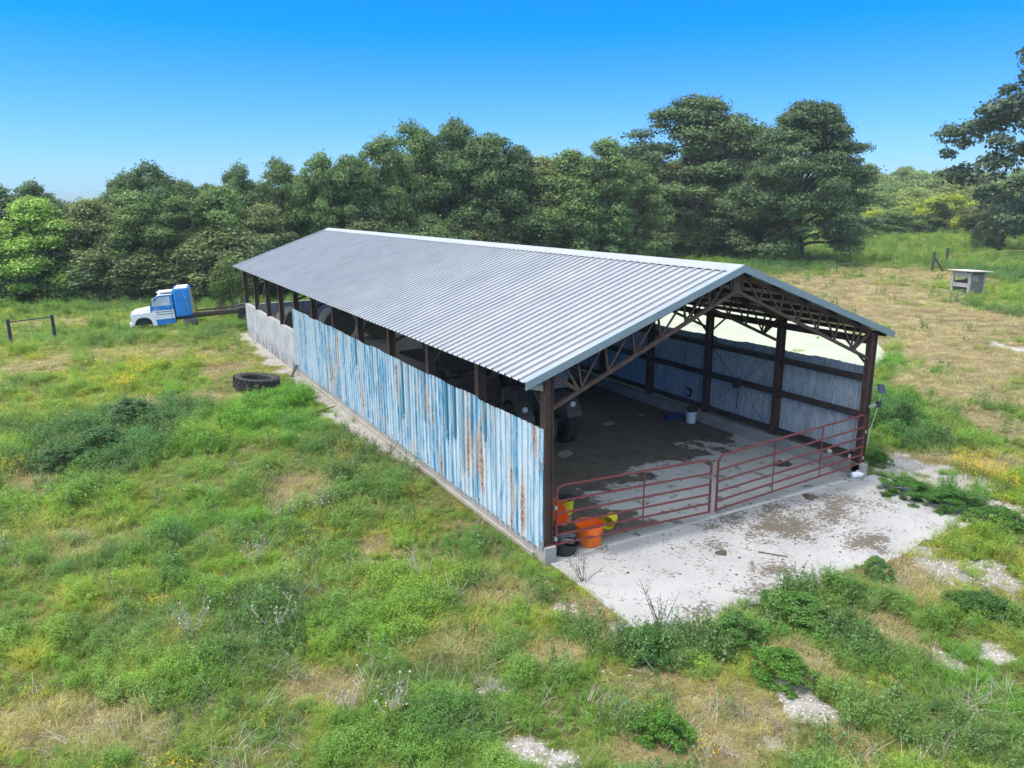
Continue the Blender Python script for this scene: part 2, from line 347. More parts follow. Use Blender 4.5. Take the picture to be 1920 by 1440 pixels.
def vc(lo=.7, hi=1.35):
    v = rnd.uniform(lo, hi); return (v*rnd.uniform(.9, 1.2), v, v*rnd.uniform(.7, 1.1))
def P_grass(seed, n=30, h=.3, r=.14, lean=.14, w=.012, straw=.09):
    rnd.seed(seed); b = LB()
    for i in range(n):
        p = disk(r); hh = h*rnd.uniform(.5, 1.15); c = vc()
        if rnd.random() < straw: c = (2.2*rnd.uniform(.7, 1.2), 1.35, 2.2)
        b.blade(p, rnd.uniform(0, 6.28), hh, lean*rnd.uniform(.3, 1.6), w*rnd.uniform(.7, 1.3), c)
    return b.mesh('grass_tuft', [LM_INST])
def P_feather(seed, n=420, h=.46, r=.24, s=.017):
    rnd.seed(seed); b = LB(); st = []
    for i in range(16):
        p = disk(r*.5); az = math.atan2(p[1], p[0])+rnd.uniform(-.6, .6); hh = h*rnd.uniform(.5, 1.1); le = rnd.uniform(.3, 1)*r
        b.blade(p, az, hh, le, .008, vc(.6, .9), seg=2, droop=.5); st.append((p, az, hh, le))
    for i in range(n):
        p, az, hh, le = rnd.choice(st); t = rnd.uniform(.25, 1.05)
        q = np.array([p[0]+math.cos(az)*le*t**1.6, p[1]+math.sin(az)*le*t**1.6, hh*(t-.17*t*t)])+np.array([rnd.gauss(0, .035), rnd.gauss(0, .035), rnd.gauss(0, .025)])
        b.leaf(q, np.array([rnd.gauss(0, .7), rnd.gauss(0, .7), 1]), s*rnd.uniform(.6, 1.4), vc(.7, 1.4), asp=2.4)
    return b.mesh('feathery_weed', [LM_INST])
def P_broad(seed, n=150, h=.6, r=.22, s=.06):
    rnd.seed(seed); b = LB()
    for i in range(7):
        p = disk(r); az = rnd.uniform(0, 6.28); hh = h*rnd.uniform(.6, 1.15); le = rnd.uniform(.02, .15); b.blade(p, az, hh, le, .012, vc(.5, .8), seg=2, droop=.1)
        for k in range(n//7):
            t = rnd.uniform(.2, 1.03); a = rnd.uniform(0, 6.28); rr = (.02+.09*(1.1-t))*rnd.uniform(.5, 1.3)
            q = np.array([p[0]+math.cos(az)*le*t+math.cos(a)*rr, p[1]+math.sin(az)*le*t+math.sin(a)*rr, hh*t])
            b.leaf(q, np.array([math.cos(a)*.7, math.sin(a)*.7, rnd.uniform(.2, 1)]), s*rnd.uniform(.5, 1.1)*(1.2-.5*t), vc(.7, 1.3), asp=1.9)
    return b.mesh('leafy_weed', [LM_INST])
def P_straw(seed, n=34):
    rnd.seed(seed); b = LB()
    for i in range(n):
        p = disk(.2); c = vc(.75, 1.25); b.blade(p, rnd.uniform(0, 6.28), rnd.uniform(.02, .16), rnd.uniform(.08, .3), .008, c, seg=3, droop=2.0)
    return b.mesh('straw_tuft', [LM_INST])
def P_yellow(seed):
    rnd.seed(seed); b = LB()
    for i in range(12):
        p = disk(.16); h = rnd.uniform(.25, .5); e_ = b.blade(p, rnd.uniform(0, 6.28), h, rnd.uniform(.02, .1), .008, vc(), seg=2, droop=0)
        for k in range(7): b.leaf(e_+np.array([rnd.gauss(0, .03), rnd.gauss(0, .03), rnd.gauss(0, .02)]), np.array([rnd.gauss(0, .4), rnd.gauss(0, .4), 1]), rnd.uniform(.010, .020), (1, rnd.uniform(.8, 1.0), 1), 1, 1)
    return b.mesh('yellow_flower', [LM_INST, LM_Y])
def P_white(seed):
    rnd.seed(seed); b = LB()
    for i in range(6):
        p = disk(.2); h = rnd.uniform(.45, .75); e_ = b.blade(p, rnd.uniform(0, 6.28), h, rnd.uniform(.05, .25), .008, (2.2, 1.4, 2.2), seg=2, droop=0)
        if rnd.random() < .8:
            for k in range(8): b.leaf(e_+np.array([rnd.gauss(0, .008), rnd.gauss(0, .008), rnd.gauss(0, .008)]), np.array([rnd.gauss(0, 1), rnd.gauss(0, 1), 1]), rnd.uniform(.012, .022), rnd.uniform(.7, 1.0), 1, 1)
    for i in range(60):
        p = disk(.2); b.leaf(np.array([p[0], p[1], rnd.uniform(.05, .45)]), np.array([rnd.gauss(0, .7), rnd.gauss(0, .7), 1]), .03, vc(.7, 1.3), 0, 2)
    return b.mesh('seed_head_weed', [LM_INST, LM_W])
def P_sticks(seed, mat=None):
    rnd.seed(seed); b = LB()
    for i in range(14):
        p = disk(.14); az = rnd.uniform(0, 6.28); e_ = b.blade(p, az, rnd.uniform(.15, .6), rnd.uniform(.1, .5), .008, rnd.uniform(.7, 1.2), 0, seg=3, droop=.6)
    return b.mesh('dead_stalks', [mat or LM_STICK])
def P_stone(seed):
    rnd.seed(seed); m = MB(); n = 7; vs = []
    for k, (z, r) in enumerate(((0, .8), (.35, 1.), (.7, .6))):
        for i in range(n): a = 6.283*i/n+rnd.uniform(-.2, .2); q = r*rnd.uniform(.75, 1.2); vs.append((q*math.cos(a), q*math.sin(a)*.8, z*rnd.uniform(.8, 1.2)))
    fs = [(k*n+i, k*n+(i+1) % n, (k+1)*n+(i+1) % n, (k+1)*n+i) for k in range(2) for i in range(n)]+[tuple(2*n+i for i in range(n))]
    m.add(vs, fs); me = bpy.data.meshes.new('stone'); me.from_pydata(m.v, [], m.f); me.materials.append(M('limestone_chip', (.62, .61, .6), (.4, .39, .38), 30, .9)); return me

def scatter(name, pts, rot, scl, idx, col, protos, label, cat, kind='stuff', loc=None):
    """one object: points carrying instances of the plant meshes"""
    me = npmesh(name, pts, np.zeros((0, 3), np.int32)) if False else bpy.data.meshes.new(name)
    me.vertices.add(len(pts)); me.vertices.foreach_set('co', np.asarray(pts, np.float32).ravel())
    for n_, typ, data, f in (('rot', 'FLOAT_VECTOR', rot, 'vector'), ('scl', 'FLOAT_VECTOR', scl, 'vector'), ('icol', 'FLOAT_COLOR', np.concatenate([col, np.ones((len(col), 1))], 1), 'color')):
        a = me.attributes.new(n_, typ, 'POINT'); a.data.foreach_set(f, np.asarray(data, np.float32).ravel())
    a = me.attributes.new('pick', 'INT', 'POINT'); a.data.foreach_set('value', np.asarray(idx, np.int32))
    o = bpy.data.objects.new(name, me); COL.objects.link(o); tag(o, label, cat, kind=kind)
    pc = bpy.data.collections.new(name+'_plants')
    for i, pm in enumerate(protos):
        q = bpy.data.objects.new('%s_%02d' % (name, i), pm); pc.objects.link(q)
    ng = bpy.data.node_groups.new(name+'_scatter', 'GeometryNodeTree')
    ng.interface.new_socket('Geometry', in_out='INPUT', socket_type='NodeSocketGeometry'); ng.interface.new_socket('Geometry', in_out='OUTPUT', socket_type='NodeSocketGeometry')
    gi = ng.nodes.new('NodeGroupInput'); go = ng.nodes.new('NodeGroupOutput'); ip = ng.nodes.new('GeometryNodeInstanceOnPoints'); ci = ng.nodes.new('GeometryNodeCollectionInfo')
    ci.inputs['Collection'].default_value = pc; ci.inputs['Separate Children'].default_value = True; ci.inputs['Reset Children'].default_value = True
    def at(n_, t):
        k = ng.nodes.new('GeometryNodeInputNamedAttribute'); k.data_type = t; k.inputs['Name'].default_value = n_; return k.outputs['Attribute']
    ng.links.new(gi.outputs[0], ip.inputs['Points']); ng.links.new(ci.outputs[0], ip.inputs['Instance']); ip.inputs['Pick Instance'].default_value = True
    ng.links.new(at('pick', 'INT'), ip.inputs['Instance Index']); ng.links.new(at('scl', 'FLOAT_VECTOR'), ip.inputs['Scale'])
    er = ng.nodes.new('FunctionNodeEulerToRotation'); ng.links.new(at('rot', 'FLOAT_VECTOR'), er.inputs[0]); ng.links.new(er.outputs[0], ip.inputs['Rotation'])
    ng.links.new(ip.outputs[0], go.inputs[0])
    md = o.modifiers.new('scatter', 'NODES'); md.node_group = ng
    return o
def sample(n, dmin, dmax, k, k0, half=58):
    d = np.linspace(dmin, dmax, 4000); p = d/(k*d+k0)**2; c = np.cumsum(p); c /= c[-1]
    r = np.interp(rs.rand(n), c, d); t = AZ0+R_(half)*(rs.rand(n)*2-1)
    x = CP[0]+r*np.sin(t); y = CP[1]+r*np.cos(t)
    hx_, hy_ = G(1812, 549); ok = (np.hypot(x+2.15, y-18.1) > .95) & (np.hypot(x-hx_, y-hy_) > 1.7) & ~in_barn(x, y, .12) & ~in_pad(x, y, -.05) & ~(inpoly(x, y, LOT) & (fbm(x, y, 1.1, 15.) < .8)) 
    return x[ok], y[ok], r[ok]
def mk(name, x, y, r, s, idx, col, protos, label, cat, tilt=.12, zoff=0, sz=None):
    n = len(x); z = terrain(x, y)+zoff; rot = np.stack([rs.randn(n)*tilt, rs.randn(n)*tilt, rs.rand(n)*6.283], 1)
    s = np.asarray(s); S = np.stack([s, s, s if sz is None else s*sz], 1)
    return scatter(name, np.stack([x, y, z], 1), rot, S, idx, np.clip(col*(1+.14*rs.randn(n, 1)), .004, 1), protos, label, cat)
GRASSN = 185000
def cover():
    x, y, r = sample(GRASSN, 3.5, 150, .0055, .012)
    col, (D, Gv, Dk, Br, Li) = greens(x, y); n = len(x)
    keep = (rs.rand(n) > np.clip(Gv*1.25-.1, 0, .97)) & (rs.rand(n) > .35*sst(.5, .7, fbm(x, y, 1.6, 90.)))
    x, y, r, col, D, Dk, Br, Li, Gv = [a[keep] for a in (x, y, r, col, D, Dk, Br, Li, Gv)]; n = len(x)
    lod = .62+np.maximum(r-10, 0)*.023; hgt = (.50+1.0*sst(.3, .75, fbm(x, y, 1.35, 33., 3))*(.4+fbm(x, y, .4, 35.))+.3*Dk+.15*Br-.3*np.clip(D, 0, 1))*(.5+.5*np.minimum(1, np.minimum(sst(.3, 1.6, -x)+sst(31.5, 34, y)+sst(-.5, -3, y), sst(1., 2.4, np.hypot(x+2.3, y-17.9)))+sst(9.6, 12, x)))*np.where(r > 30, .75, 1.)
    u = rs.rand(n)
    straw = (u < np.clip(.05+.80*D, 0, .9)); feather = ~straw & (u < .16+.5*sst(.46, .62, fbm(x, y, 1.2, 44.))) & (D < .5)
    g = ~straw & ~feather
    uS = rs.rand(n, 1); colS = np.where(uS < .35, C_(.60, .53, .33), np.where(uS < .7, C_(.38, .32, .18), C_(.22, .18, .10)))*np.ones((n, 1)); colS = colS*.85+col*.15
    sg = lod*hgt
    idx = rs.randint(0, 4, n)
    mk('grass', x[g], y[g], r[g], sg[g], idx[g], col[g], [P_grass(1, 26, .32, .15, .2), P_grass(2, 30, .26, .16, .26), P_grass(3, 22, .46, .12, .34, .010, .22), P_grass(4, 36, .18, .18, .14)], 'mixed green pasture grass covering the ground around the metal barn', 'grass')
    idx = rs.randint(0, 3, n)
    mk('straw', x[straw], y[straw], r[straw], (lod*1.05)[straw], idx[straw], colS[straw], [P_straw(5), P_straw(6, 44), P_straw(7, 26)], 'dry tan straw and dead grass lying between the green growth', 'dry grass')
    mk('weeds', x[feather], y[feather], r[feather], (sg*.85)[feather], idx[feather], (col*C_(.72, .92, .9))[feather], [P_feather(8), P_feather(9, 340, .34, .3), P_feather(10, 320, .6, .18)], 'soft feathery green weeds growing through the pasture grass', 'weeds')
    # taller leafy weeds in the dark clumps
    x, y, r = sample(60000, 5, 120, .010, .03); col, F_ = greens(x, y); Dk = F_[2]
    k = (rs.rand(len(x)) < sst(.45, 1., Dk)*.36+.006) & (F_[1] < .4); x, y, r, Dk = x[k], y[k], r[k], Dk[k]; n = len(x)
    mk('leafy_weeds', x, y, r, (.55+.5*rs.rand(n))*(1+np.maximum(r-12, 0)*.012), rs.randint(0, 2, n), C_(.12, .22, .07)*np.ones((n, 1)), [P_broad(11, 200, .55, .22, .042), P_broad(12, 230, .45, .28, .036)], 'dark green leafy weeds standing in clumps above the grass', 'weeds')
    x, y, r = sample(60000, 5, 90, .010, .03); f = field('yflower', x, y); k = (rs.rand(len(x)) < .8*sst(.35, .8, f)*(.35+.65*sst(18, 24, r))) | (rs.rand(len(x)) < .0012); x, y, r = x[k], y[k], r[k]; n = len(x)
    mk('yellow_wildflowers', x, y, r, (.7+.4*rs.rand(n))*(1+np.maximum(r-12, 0)*.035), rs.randint(0, 2, n), C_(.2, .28, .04)*np.ones((n, 1)), [P_yellow(13), P_yellow(14)], 'small yellow wildflowers blooming in patches of the pasture', 'flowers')
    x, y, r = sample(60000, 5, 60, .010, .03); f = field('wflower', x, y); k = (rs.rand(len(x)) < .07*sst(.35, .9, f)) | (rs.rand(len(x)) < .0015); x, y, r = x[k], y[k], r[k]; n = len(x)
    mk('seed_head_weeds', x, y, r, (.6+.5*rs.rand(n)), rs.randint(0, 2, n), C_(.13, .19, .08)*np.ones((n, 1)), [P_white(15), P_white(16)], 'weeds with white fluffy seed heads scattered across the slope', 'weeds')
    x, y, r = sample(40000, 5, 50, .010, .03); k = (rs.rand(len(x)) < .05+.10*sst(.55, .7, fbm(x, y, .7, 77.))); x, y, r = x[k], y[k], r[k]; n = len(x)
    mk('dead_stalks', x, y, r, .3+.7*rs.rand(n), rs.randint(0, 3, n), C_(.4, .36, .3)*np.ones((n, 1)), [P_sticks(17), P_sticks(18), P_sticks(22)], 'bleached dead weed stalks sticking out of the grass', 'dead stalks', tilt=.5)
    x, y, r = sample(260000, 5, 45, .010, .02); _, F_ = greens(x, y); k = (rs.rand(len(x)) < .75*sst(.3, .7, F_[1])); x, y, r = x[k], y[k], r[k]; n = len(x)
    mk('gravel', x, y, r, .005+.018*rs.rand(n)**3+.0003*r, rs.randint(0, 3, n), np.ones((n, 3)), [P_stone(19), P_stone(20), P_stone(21)], 'white limestone gravel showing through bare patches of the ground', 'gravel', zoff=-.004)
cover()

# ------------------------------------------------------------------ trees
BARK = M('bark', (.085, .072, .058), (.04, .034, .028), 8, .95, bump=.6, dist=.05)
def crown_mesh(name, seed, nb, nl, prof, ls=.011, br=.10, mat=None, zb=.1, flat=.8, gap=.0):
    q = np.random.RandomState(seed); zc = zb+(1-zb)*q.rand(nb)**.9; ang = q.rand(nb)*6.283+np.arange(nb)*2.4
    R = np.interp(zc, *zip(*prof)); rho = R*(.35+.65*q.rand(nb)**.45)*(1+.22*np.sin(ang*2+seed)+.16*np.sin(ang*3+seed*2+zc*7))
    cx = rho*np.cos(ang)+.0; cy = rho*np.sin(ang); b_r = br*(.6+.8*q.rand(nb))
    w = b_r**2; w /= w.sum(); bi = q.choice(nb, nl, p=w)
    d = q.randn(nl, 3); d /= np.linalg.norm(d, axis=1)[:, None]; d[:, 2] = np.where((d[:, 2] < 0) & (q.rand(nl) < .6), -d[:, 2], d[:, 2])
    rr = b_r[bi]*(q.rand(nl)**.38)*(1+.45*q.rand(nl)**7)*(1+.25*np.sin(d[:, 0]*7+bi)*np.sin(d[:, 1]*6+bi*2))
    P = np.stack([cx[bi], cy[bi], zc[bi]], 1)+d*rr[:, None]*np.array([1, 1, flat]); P[:, 2] = np.maximum(P[:, 2], .015)
    n = d*.9+q.randn(nl, 3)*.6+np.array([0, 0, .35]); n /= np.linalg.norm(n, axis=1)[:, None]
    a = np.cross(n, q.randn(nl, 3)); a /= np.linalg.norm(a, axis=1)[:, None]; b = np.cross(n, a); s = ls*(.6+.8*q.rand(nl))[:, None]
    V = np.stack([P-b*s*.75, P+a*s*.5+n*s*.12, P+b*s*.75, P-a*s*.5+n*s*.12], 1).reshape(-1, 3)
    v = (.65+.7*q.rand(nl))*(.78+.44*q.rand(nb)[bi]); c = np.stack([v*(.9+.35*q.rand(nl)), v, v*(.8+.3*q.rand(nl)), np.ones(nl)], 1)
    return npmesh(name, V, np.arange(nl*4).reshape(-1, 4), mat, {'v': ('POINT', 'FLOAT_COLOR', np.repeat(c, 4, 0))}), np.stack([cx, cy, zc], 1)
def trunk_mesh(seed, cen, r=.022, top=.72, nl=16):
    q = random.Random(seed); m = MB(); pts = []; px = py = 0
    for i in range(9):
        z = top*i/8; pts.append((px, py, z)); px += q.uniform(-.012, .012); py += q.uniform(-.012, .012)
    m.tube([(0, 0, -.02)]+pts[1:], [r*1.5, r*1.05]+[r*(1-.85*i/8) for i in range(2, 9)], 8)
    for k in range(nl):
        c = cen[q.randrange(len(cen))]; z0 = min(max(.12, c[2]*.62), top*.95); t = z0/top*8; i = min(int(t), 7); s0 = Vector(pts[i]).lerp(Vector(pts[i+1]), t-i); e0 = Vector(c)
        mid = s0.lerp(e0, .5)+Vector((q.uniform(-.03, .03), q.uniform(-.03, .03), q.uniform(-.01, .04))); r0 = r*(1-.8*z0/top)*.7+.002
        m.tube([s0, s0.lerp(mid, .5)+Vector((0, 0, .008)), mid, mid.lerp(e0, .5), e0], [r0, r0*.8, r0*.6, r0*.4, r0*.15], 5)
    me = bpy.data.meshes.new('trunk'); me.from_pydata(m.v, [], m.f); me.materials.append(BARK); me.polygons.foreach_set('use_smooth', [True]*len(me.polygons)); return me
OAK = [(0, .16), (.1, .30), (.3, .38), (.55, .34), (.8, .23), (1, .06)]
TALL = [(0, .16), (.15, .22), (.4, .24), (.7, .19), (.9, .11), (1, .03)]
ROUND = [(0, .3), (.2, .42), (.5, .44), (.8, .3), (1, .08)]
VAR = []
for i, (nb, nl, pr, ls, br, zb) in enumerate([(70, 36000, TALL, .0125, .08, .03), (84, 40000, OAK, .0115, .078, .05), (60, 36000, TALL, .0125, .09, .02), (76, 38000, OAK, .012, .085, .04), (96, 40000, TALL, .012, .065, .03)]):
    cm, cen = crown_mesh('crown', 100+i, nb, nl, pr, ls, br, LM_OBJ, zb); VAR.append((cm, trunk_mesh(200+i, cen), cen))
HERO = []
for i, (nb, nl, pr, ls, br, zb) in enumerate([(220, 110000, OAK, .0092, .064, .05), (220, 110000, OAK, .0092, .064, .09), (110, 48000, [(0, .1), (.2, .3), (.35, .42), (.6, .36), (.85, .2), (1, .05)], .0125, .062, .14)]):
    cm, cen = crown_mesh('crown', 300+i, nb, nl, pr, ls, br, LM_OBJ, zb, .72); HERO.append((cm, trunk_mesh(400+i, cen, .019, .8, 30), cen))
BUSH = []
for i in range(3):
    cm, cen = crown_mesh('foliage', 500+i, 50, 15000, ROUND, .024, .12, LM_OBJ, .05, 1.15); BUSH.append((cm, trunk_mesh(600+i, cen, .03, .5, 10), cen))
def put_tree(var, x, y, h, wd, col, label, cat='tree', name='tree', rz=None, group=None, cname='crown'):
    z = float(terrain(x, y)); k = wd
    r = empty(name, label, cat, (x, y, z), rnd.uniform(0, 6.28) if rz is None else rz, group); r.scale = (k, k, h)
    a = bpy.data.objects.new(cname, var[0]); a.color = (*col, 1); COL.objects.link(a); a.parent = r
    b = bpy.data.objects.new('trunk' if cname == 'crown' else 'stem', var[1]); COL.objects.link(b); b.parent = r
    return r
DG = (.095, .170, .062); MG = (.135, .230, .075); OG = (.165, .215, .082); LG = (.24, .41, .08); BG = (.080, .142, .068); YG = (.34, .44, .05)
rnd.seed(5)
# (column, base row, top row, half width px, variant, colour, what sets it apart)
TREES = [
 (8, 556, 352, 60, 0, BG, 'dark tree cut by the left edge of the photo'),
 (76, 563, 372, 58, 2, LG, 'bright lime green tree standing out from the dark treeline'),
 (84, 542, 346, 50, 1, DG, 'dark rounded treetop rising behind the bright lime tree'),
 (135, 552, 384, 46, 3, DG, 'low dark tree just right of the bright lime tree'),
 (195, 555, 376, 52, 2, OG, 'low olive tree below the distant ridge gap in the treeline'),
 (252, 540, 330, 52, 1, DG, 'dark tree forming the left shoulder above the distant ridge gap'),
 (300, 542, 312, 62, 3, DG, 'broad dark tree, tallest above the blue truck hood'),
 (276, 556, 366, 50, 0, MG, 'paler conical tree standing in front behind the truck nose'),
 (345, 554, 374, 46, 4, MG, 'greyish green tree directly behind the truck cab'),
 (375, 542, 345, 44, 3, DG, 'dark tree behind the truck sleeper in the back row'),
 (425, 550, 352, 50, 2, MG, 'mid green tree above the pale bush beside the barn'),
 (462, 535, 314, 48, 1, DG, 'dark knobbly treetop above the left eave corner of the barn'),
 (505, 545, 388, 50, 0, OG, 'lower olive tree in front, above the far left roof edge'),
 (545, 530, 303, 50, 3, MG, 'tree with a ragged open top left of the roof peak'),
 (582, 525, 372, 40, 2, LG, 'yellowish green tree touching the far end of the ridge'),
 (612, 530, 294, 52, 1, MG, 'tall tree directly above the far end of the ridge'),
 (640, 515, 352, 50, 4, OG, 'lower tree right of the far ridge end with pale olive leaves'),
 (672, 525, 298, 46, 4, DG, 'narrow dark tree left of the highest treetop of the middle group'),
 (722, 520, 262, 62, 1, MG, 'fresh green tree on the left slope of the highest middle group'),
 (790, 512, 236, 66, 3, MG, 'tallest open-topped tree of the middle group, left half'),
 (862, 512, 230, 66, 1, DG, 'tallest open-topped tree of the middle group, right half'),
 (700, 520, 342, 54, 0, MG, 'lower tree in front of the left slope of the middle group'),
 (815, 508, 372, 60, 3, BG, 'low dark tree in front, halfway along the ridge'),
 (930, 512, 258, 60, 4, DG, 'dark tree on the right slope of the middle group'),
 (972, 508, 276, 46, 2, DG, 'dark tree ending the middle group on its right'),
 (905, 505, 396, 52, 2, BG, 'low dark tree behind the middle of the ridge'),
 (1012, 505, 300, 62, 0, OG, 'pale olive tree in the dip right of the middle group'),
 (1078, 510, 284, 52, 2, MG, 'tree with spiky top in the dip beside the large oak'),
 (1128, 510, 266, 46, 4, MG, 'thin pointed tree just left of the large oak'),
 (1015, 500, 372, 66, 3, DG, 'low dark tree in front of the pale olive tree'),
 (1100, 500, 380, 60, 1, BG, 'low dark tree behind the roof, left of the large oak'),
 (1190, 505, 305, 56, 3, MG, 'tree partly hidden by the left side of the large oak'),
]
for (u, vb, vt, hw, va, c, lab) in TREES:
    x, y = G(u, vb, -.4); h = ztop(x, y, vt)-float(terrain(x, y)); dp = depth(x, y)
    vm, _t, cen_ = VAR[va]; mz = .98; k = hw*dp/FPX*1.2/ {0: .26, 1: .36, 2: .26, 3: .36, 4: .25}[va]
    j = 1+rnd.uniform(-.12, .12); put_tree(VAR[va], x, y, h*.97, k, tuple(q*j for q in c), lab, group='trees of the wood behind the barn')
for (u, vb, vt, hw, va, c, lab) in [(1300, 480, 186, 150, 0, (.108, .182, .072), 'large spreading oak behind the front half of the roof'), (1498, 494, 196, 122, 1, (.090, .156, .066), 'large round oak with bare trunk standing right of the roof peak'),
                             (1425, 482, 262, 80, 1, (.080, .140, .062), 'dark tree filling the gap between the two large oaks')]:
    x, y = G(u, vb, 0); h = ztop(x, y, vt)-float(terrain(x, y)); k = hw*depth(x, y)/FPX/.37
    put_tree(HERO[va], x, y, h*.97, k, c, lab, rz=1.2+va)
x, y = G(1975, 478, 0); put_tree(HERO[2], x, y, ztop(x, y, 20), 188*depth(x, y)/FPX/.42, (.070, .122, .066), 'tall open dark tree cut by the right edge of the photo', rz=.6)
for (u, vb, vt, hw, va, c, lab) in [(1850, 474, 418, 26, 0, (.05, .09, .04), 'low dark bush in front of the right wood edge'), (1640, 449, 398, 34, 1, YG, 'yellow green bush at the left of the far wood edge'),
     (1772, 449, 370, 46, 0, YG, 'brightest yellow green tree at the far wood edge'), (1710, 447, 384, 16, 2, YG, 'small bright yellow treetop between the dark far trees'), (1668, 450, 400, 42, 2, MG, 'round green bush beside the yellow green bush'),
     (1715, 449, 405, 44, 0, DG, 'dark round bush at the far wood edge between two yellow ones'), (1600, 456, 408, 44, 1, DG, 'dark bush half behind the round oak'), (1838, 452, 388, 44, 1, OG, 'olive bush right of the brightest yellow tree'), (1890, 456, 380, 50, 2, BG, 'dark bush under the tall tree at the right edge'), (1300, 520, 1, 1, 0, MG, '')]:
    if not lab: continue
    x, y = G(u, vb, 0); z = float(terrain(x, y)); h = ztop(x, y, vt)-z; put_tree(BUSH[va], x, y, h, hw*depth(x, y)/FPX/.46*1.05, c, lab, 'bush', 'bush', cname='foliage')
x, y = G(436, 586, -.3); put_tree(BUSH[1], x, y, ztop(x, y, 486)+.3, 40*depth(x, y)/FPX/.46, (.12, .19, .045), 'pale green bush between the truck sleeper and the barn corner', 'bush', 'bush', cname='foliage')
x, y = G(1688, 812, 0); put_tree(BUSH[2], x, y, .95, .75, (.06, .14, .04), 'dark leafy shrub right of the solar light post', 'shrub', 'shrub', cname='foliage')
# the wood behind the trees one can tell apart
def woodland():
    X = []; 
    for u in np.arange(-260, 1330, 26):
        for row in range(3):
            vb = np.interp(u, [0, 450, 900, 1300], [548, 536, 502, 478])-row*7-rs.rand()*4; x, y = G(u+rs.randn()*8, vb, -.4)
            vt = np.interp(u, [-250, 0, 100, 125, 210, 230, 330, 480, 620, 700, 780, 900, 960, 1010, 1100, 1180, 1300], [350, 372, 366, 396, 396, 345, 335, 338, 318, 312, 270, 262, 290, 322, 312, 300, 260])+8+rs.rand()*26+(2-row)*6
            h = ztop(x, y, vt)-float(terrain(x, y)); X.append((x, y, h*.97, 34*depth(x, y)/FPX/.25*(1+.2*rs.rand()), rs.randint(0, 5), 0))
    for u in np.arange(-260, 1400, 20):          # undergrowth along the wood edge
        vb = np.interp(u, [0, 450, 900, 1300], [556, 552, 512, 488]); x, y = G(u+rs.randn()*5, vb+rs.rand()*3, -.4); X.append((x, y, 2.5+3.*rs.rand(), (2.2+2*rs.rand())/.45, 5+rs.randint(0, 3), 0))
    for u in np.arange(1540, 2250, 17):
        for row, (d, vt) in enumerate(((165, 398), (185, 372), (205, 352), (230, 336), (250, 328))):
            t = AZ0+math.atan((u+rs.randn()*9-960)/FPX); x = CP[0]+math.sin(t)*d*(1+.03*rs.randn()); y = CP[1]+math.cos(t)*d*(1+.03*rs.randn()); h = ztop(x, y, vt+rs.randn()*7)-float(terrain(x, y)); X.append((x, y, h, 32*depth(x, y)/FPX/.4*(1+.3*rs.rand()), 5+rs.randint(0, 3) if row < 4 else rs.randint(0, 5), 1+row))
    X = np.array(X); n = len(X); base = np.where(X[:, 5:6] == 0, C_(*DG), np.where(X[:, 5:6] < 3, C_(.20, .31, .08), C_(.17, .26, .08)))
    col = base*(.75+.6*rs.rand(n, 1))*np.stack([.85+.5*rs.rand(n), np.ones(n), .9+.3*rs.rand(n)], 1)
    protos = []
    for cm, tm, _ in VAR+BUSH:
        k = cm.copy(); k.materials.clear(); k.materials.append(LM_TREEI); protos.append(k)
    scatter('woodland', np.stack([X[:, 0], X[:, 1], terrain(X[:, 0], X[:, 1])], 1), np.stack([np.zeros(n), np.zeros(n), rs.rand(n)*6.283], 1), np.stack([X[:, 3], X[:, 3], X[:, 2]], 1), X[:, 4].astype(int), col, protos, 'dense dark green wood closing off the pasture in the distance', 'woodland')
woodland()
# distant ridge on the horizon
def ridge():
    m = MB(); pts = []
    for i in range(60):
        t = R_(-45)+AZ0+R_(90)*i/59; d = 2600; pts.append((CP[0]+math.sin(t)*d, CP[1]+math.cos(t)*d, 7+9*fbm(i*.3, 0., .5, 3.)+2))
    back = [(CP[0]+(p[0]-CP[0])*1.5, CP[1]+(p[1]-CP[1])*1.5, p[2]+5) for p in pts]; front = [(CP[0]+(p[0]-CP[0])*.8, CP[1]+(p[1]-CP[1])*.8, -12) for p in pts]
    vs = front+pts+back; n = 60; fs = [(k*n+i, k*n+i+1, (k+1)*n+i+1, (k+1)*n+i) for k in range(2) for i in range(n-1)]
    m.add(vs, fs); o = m.build('hills', M('far_hill', (.19, .20, .13), (.08, .12, .06), .02, .95, bump=0)); o['kind'] = 'structure'
ridge()

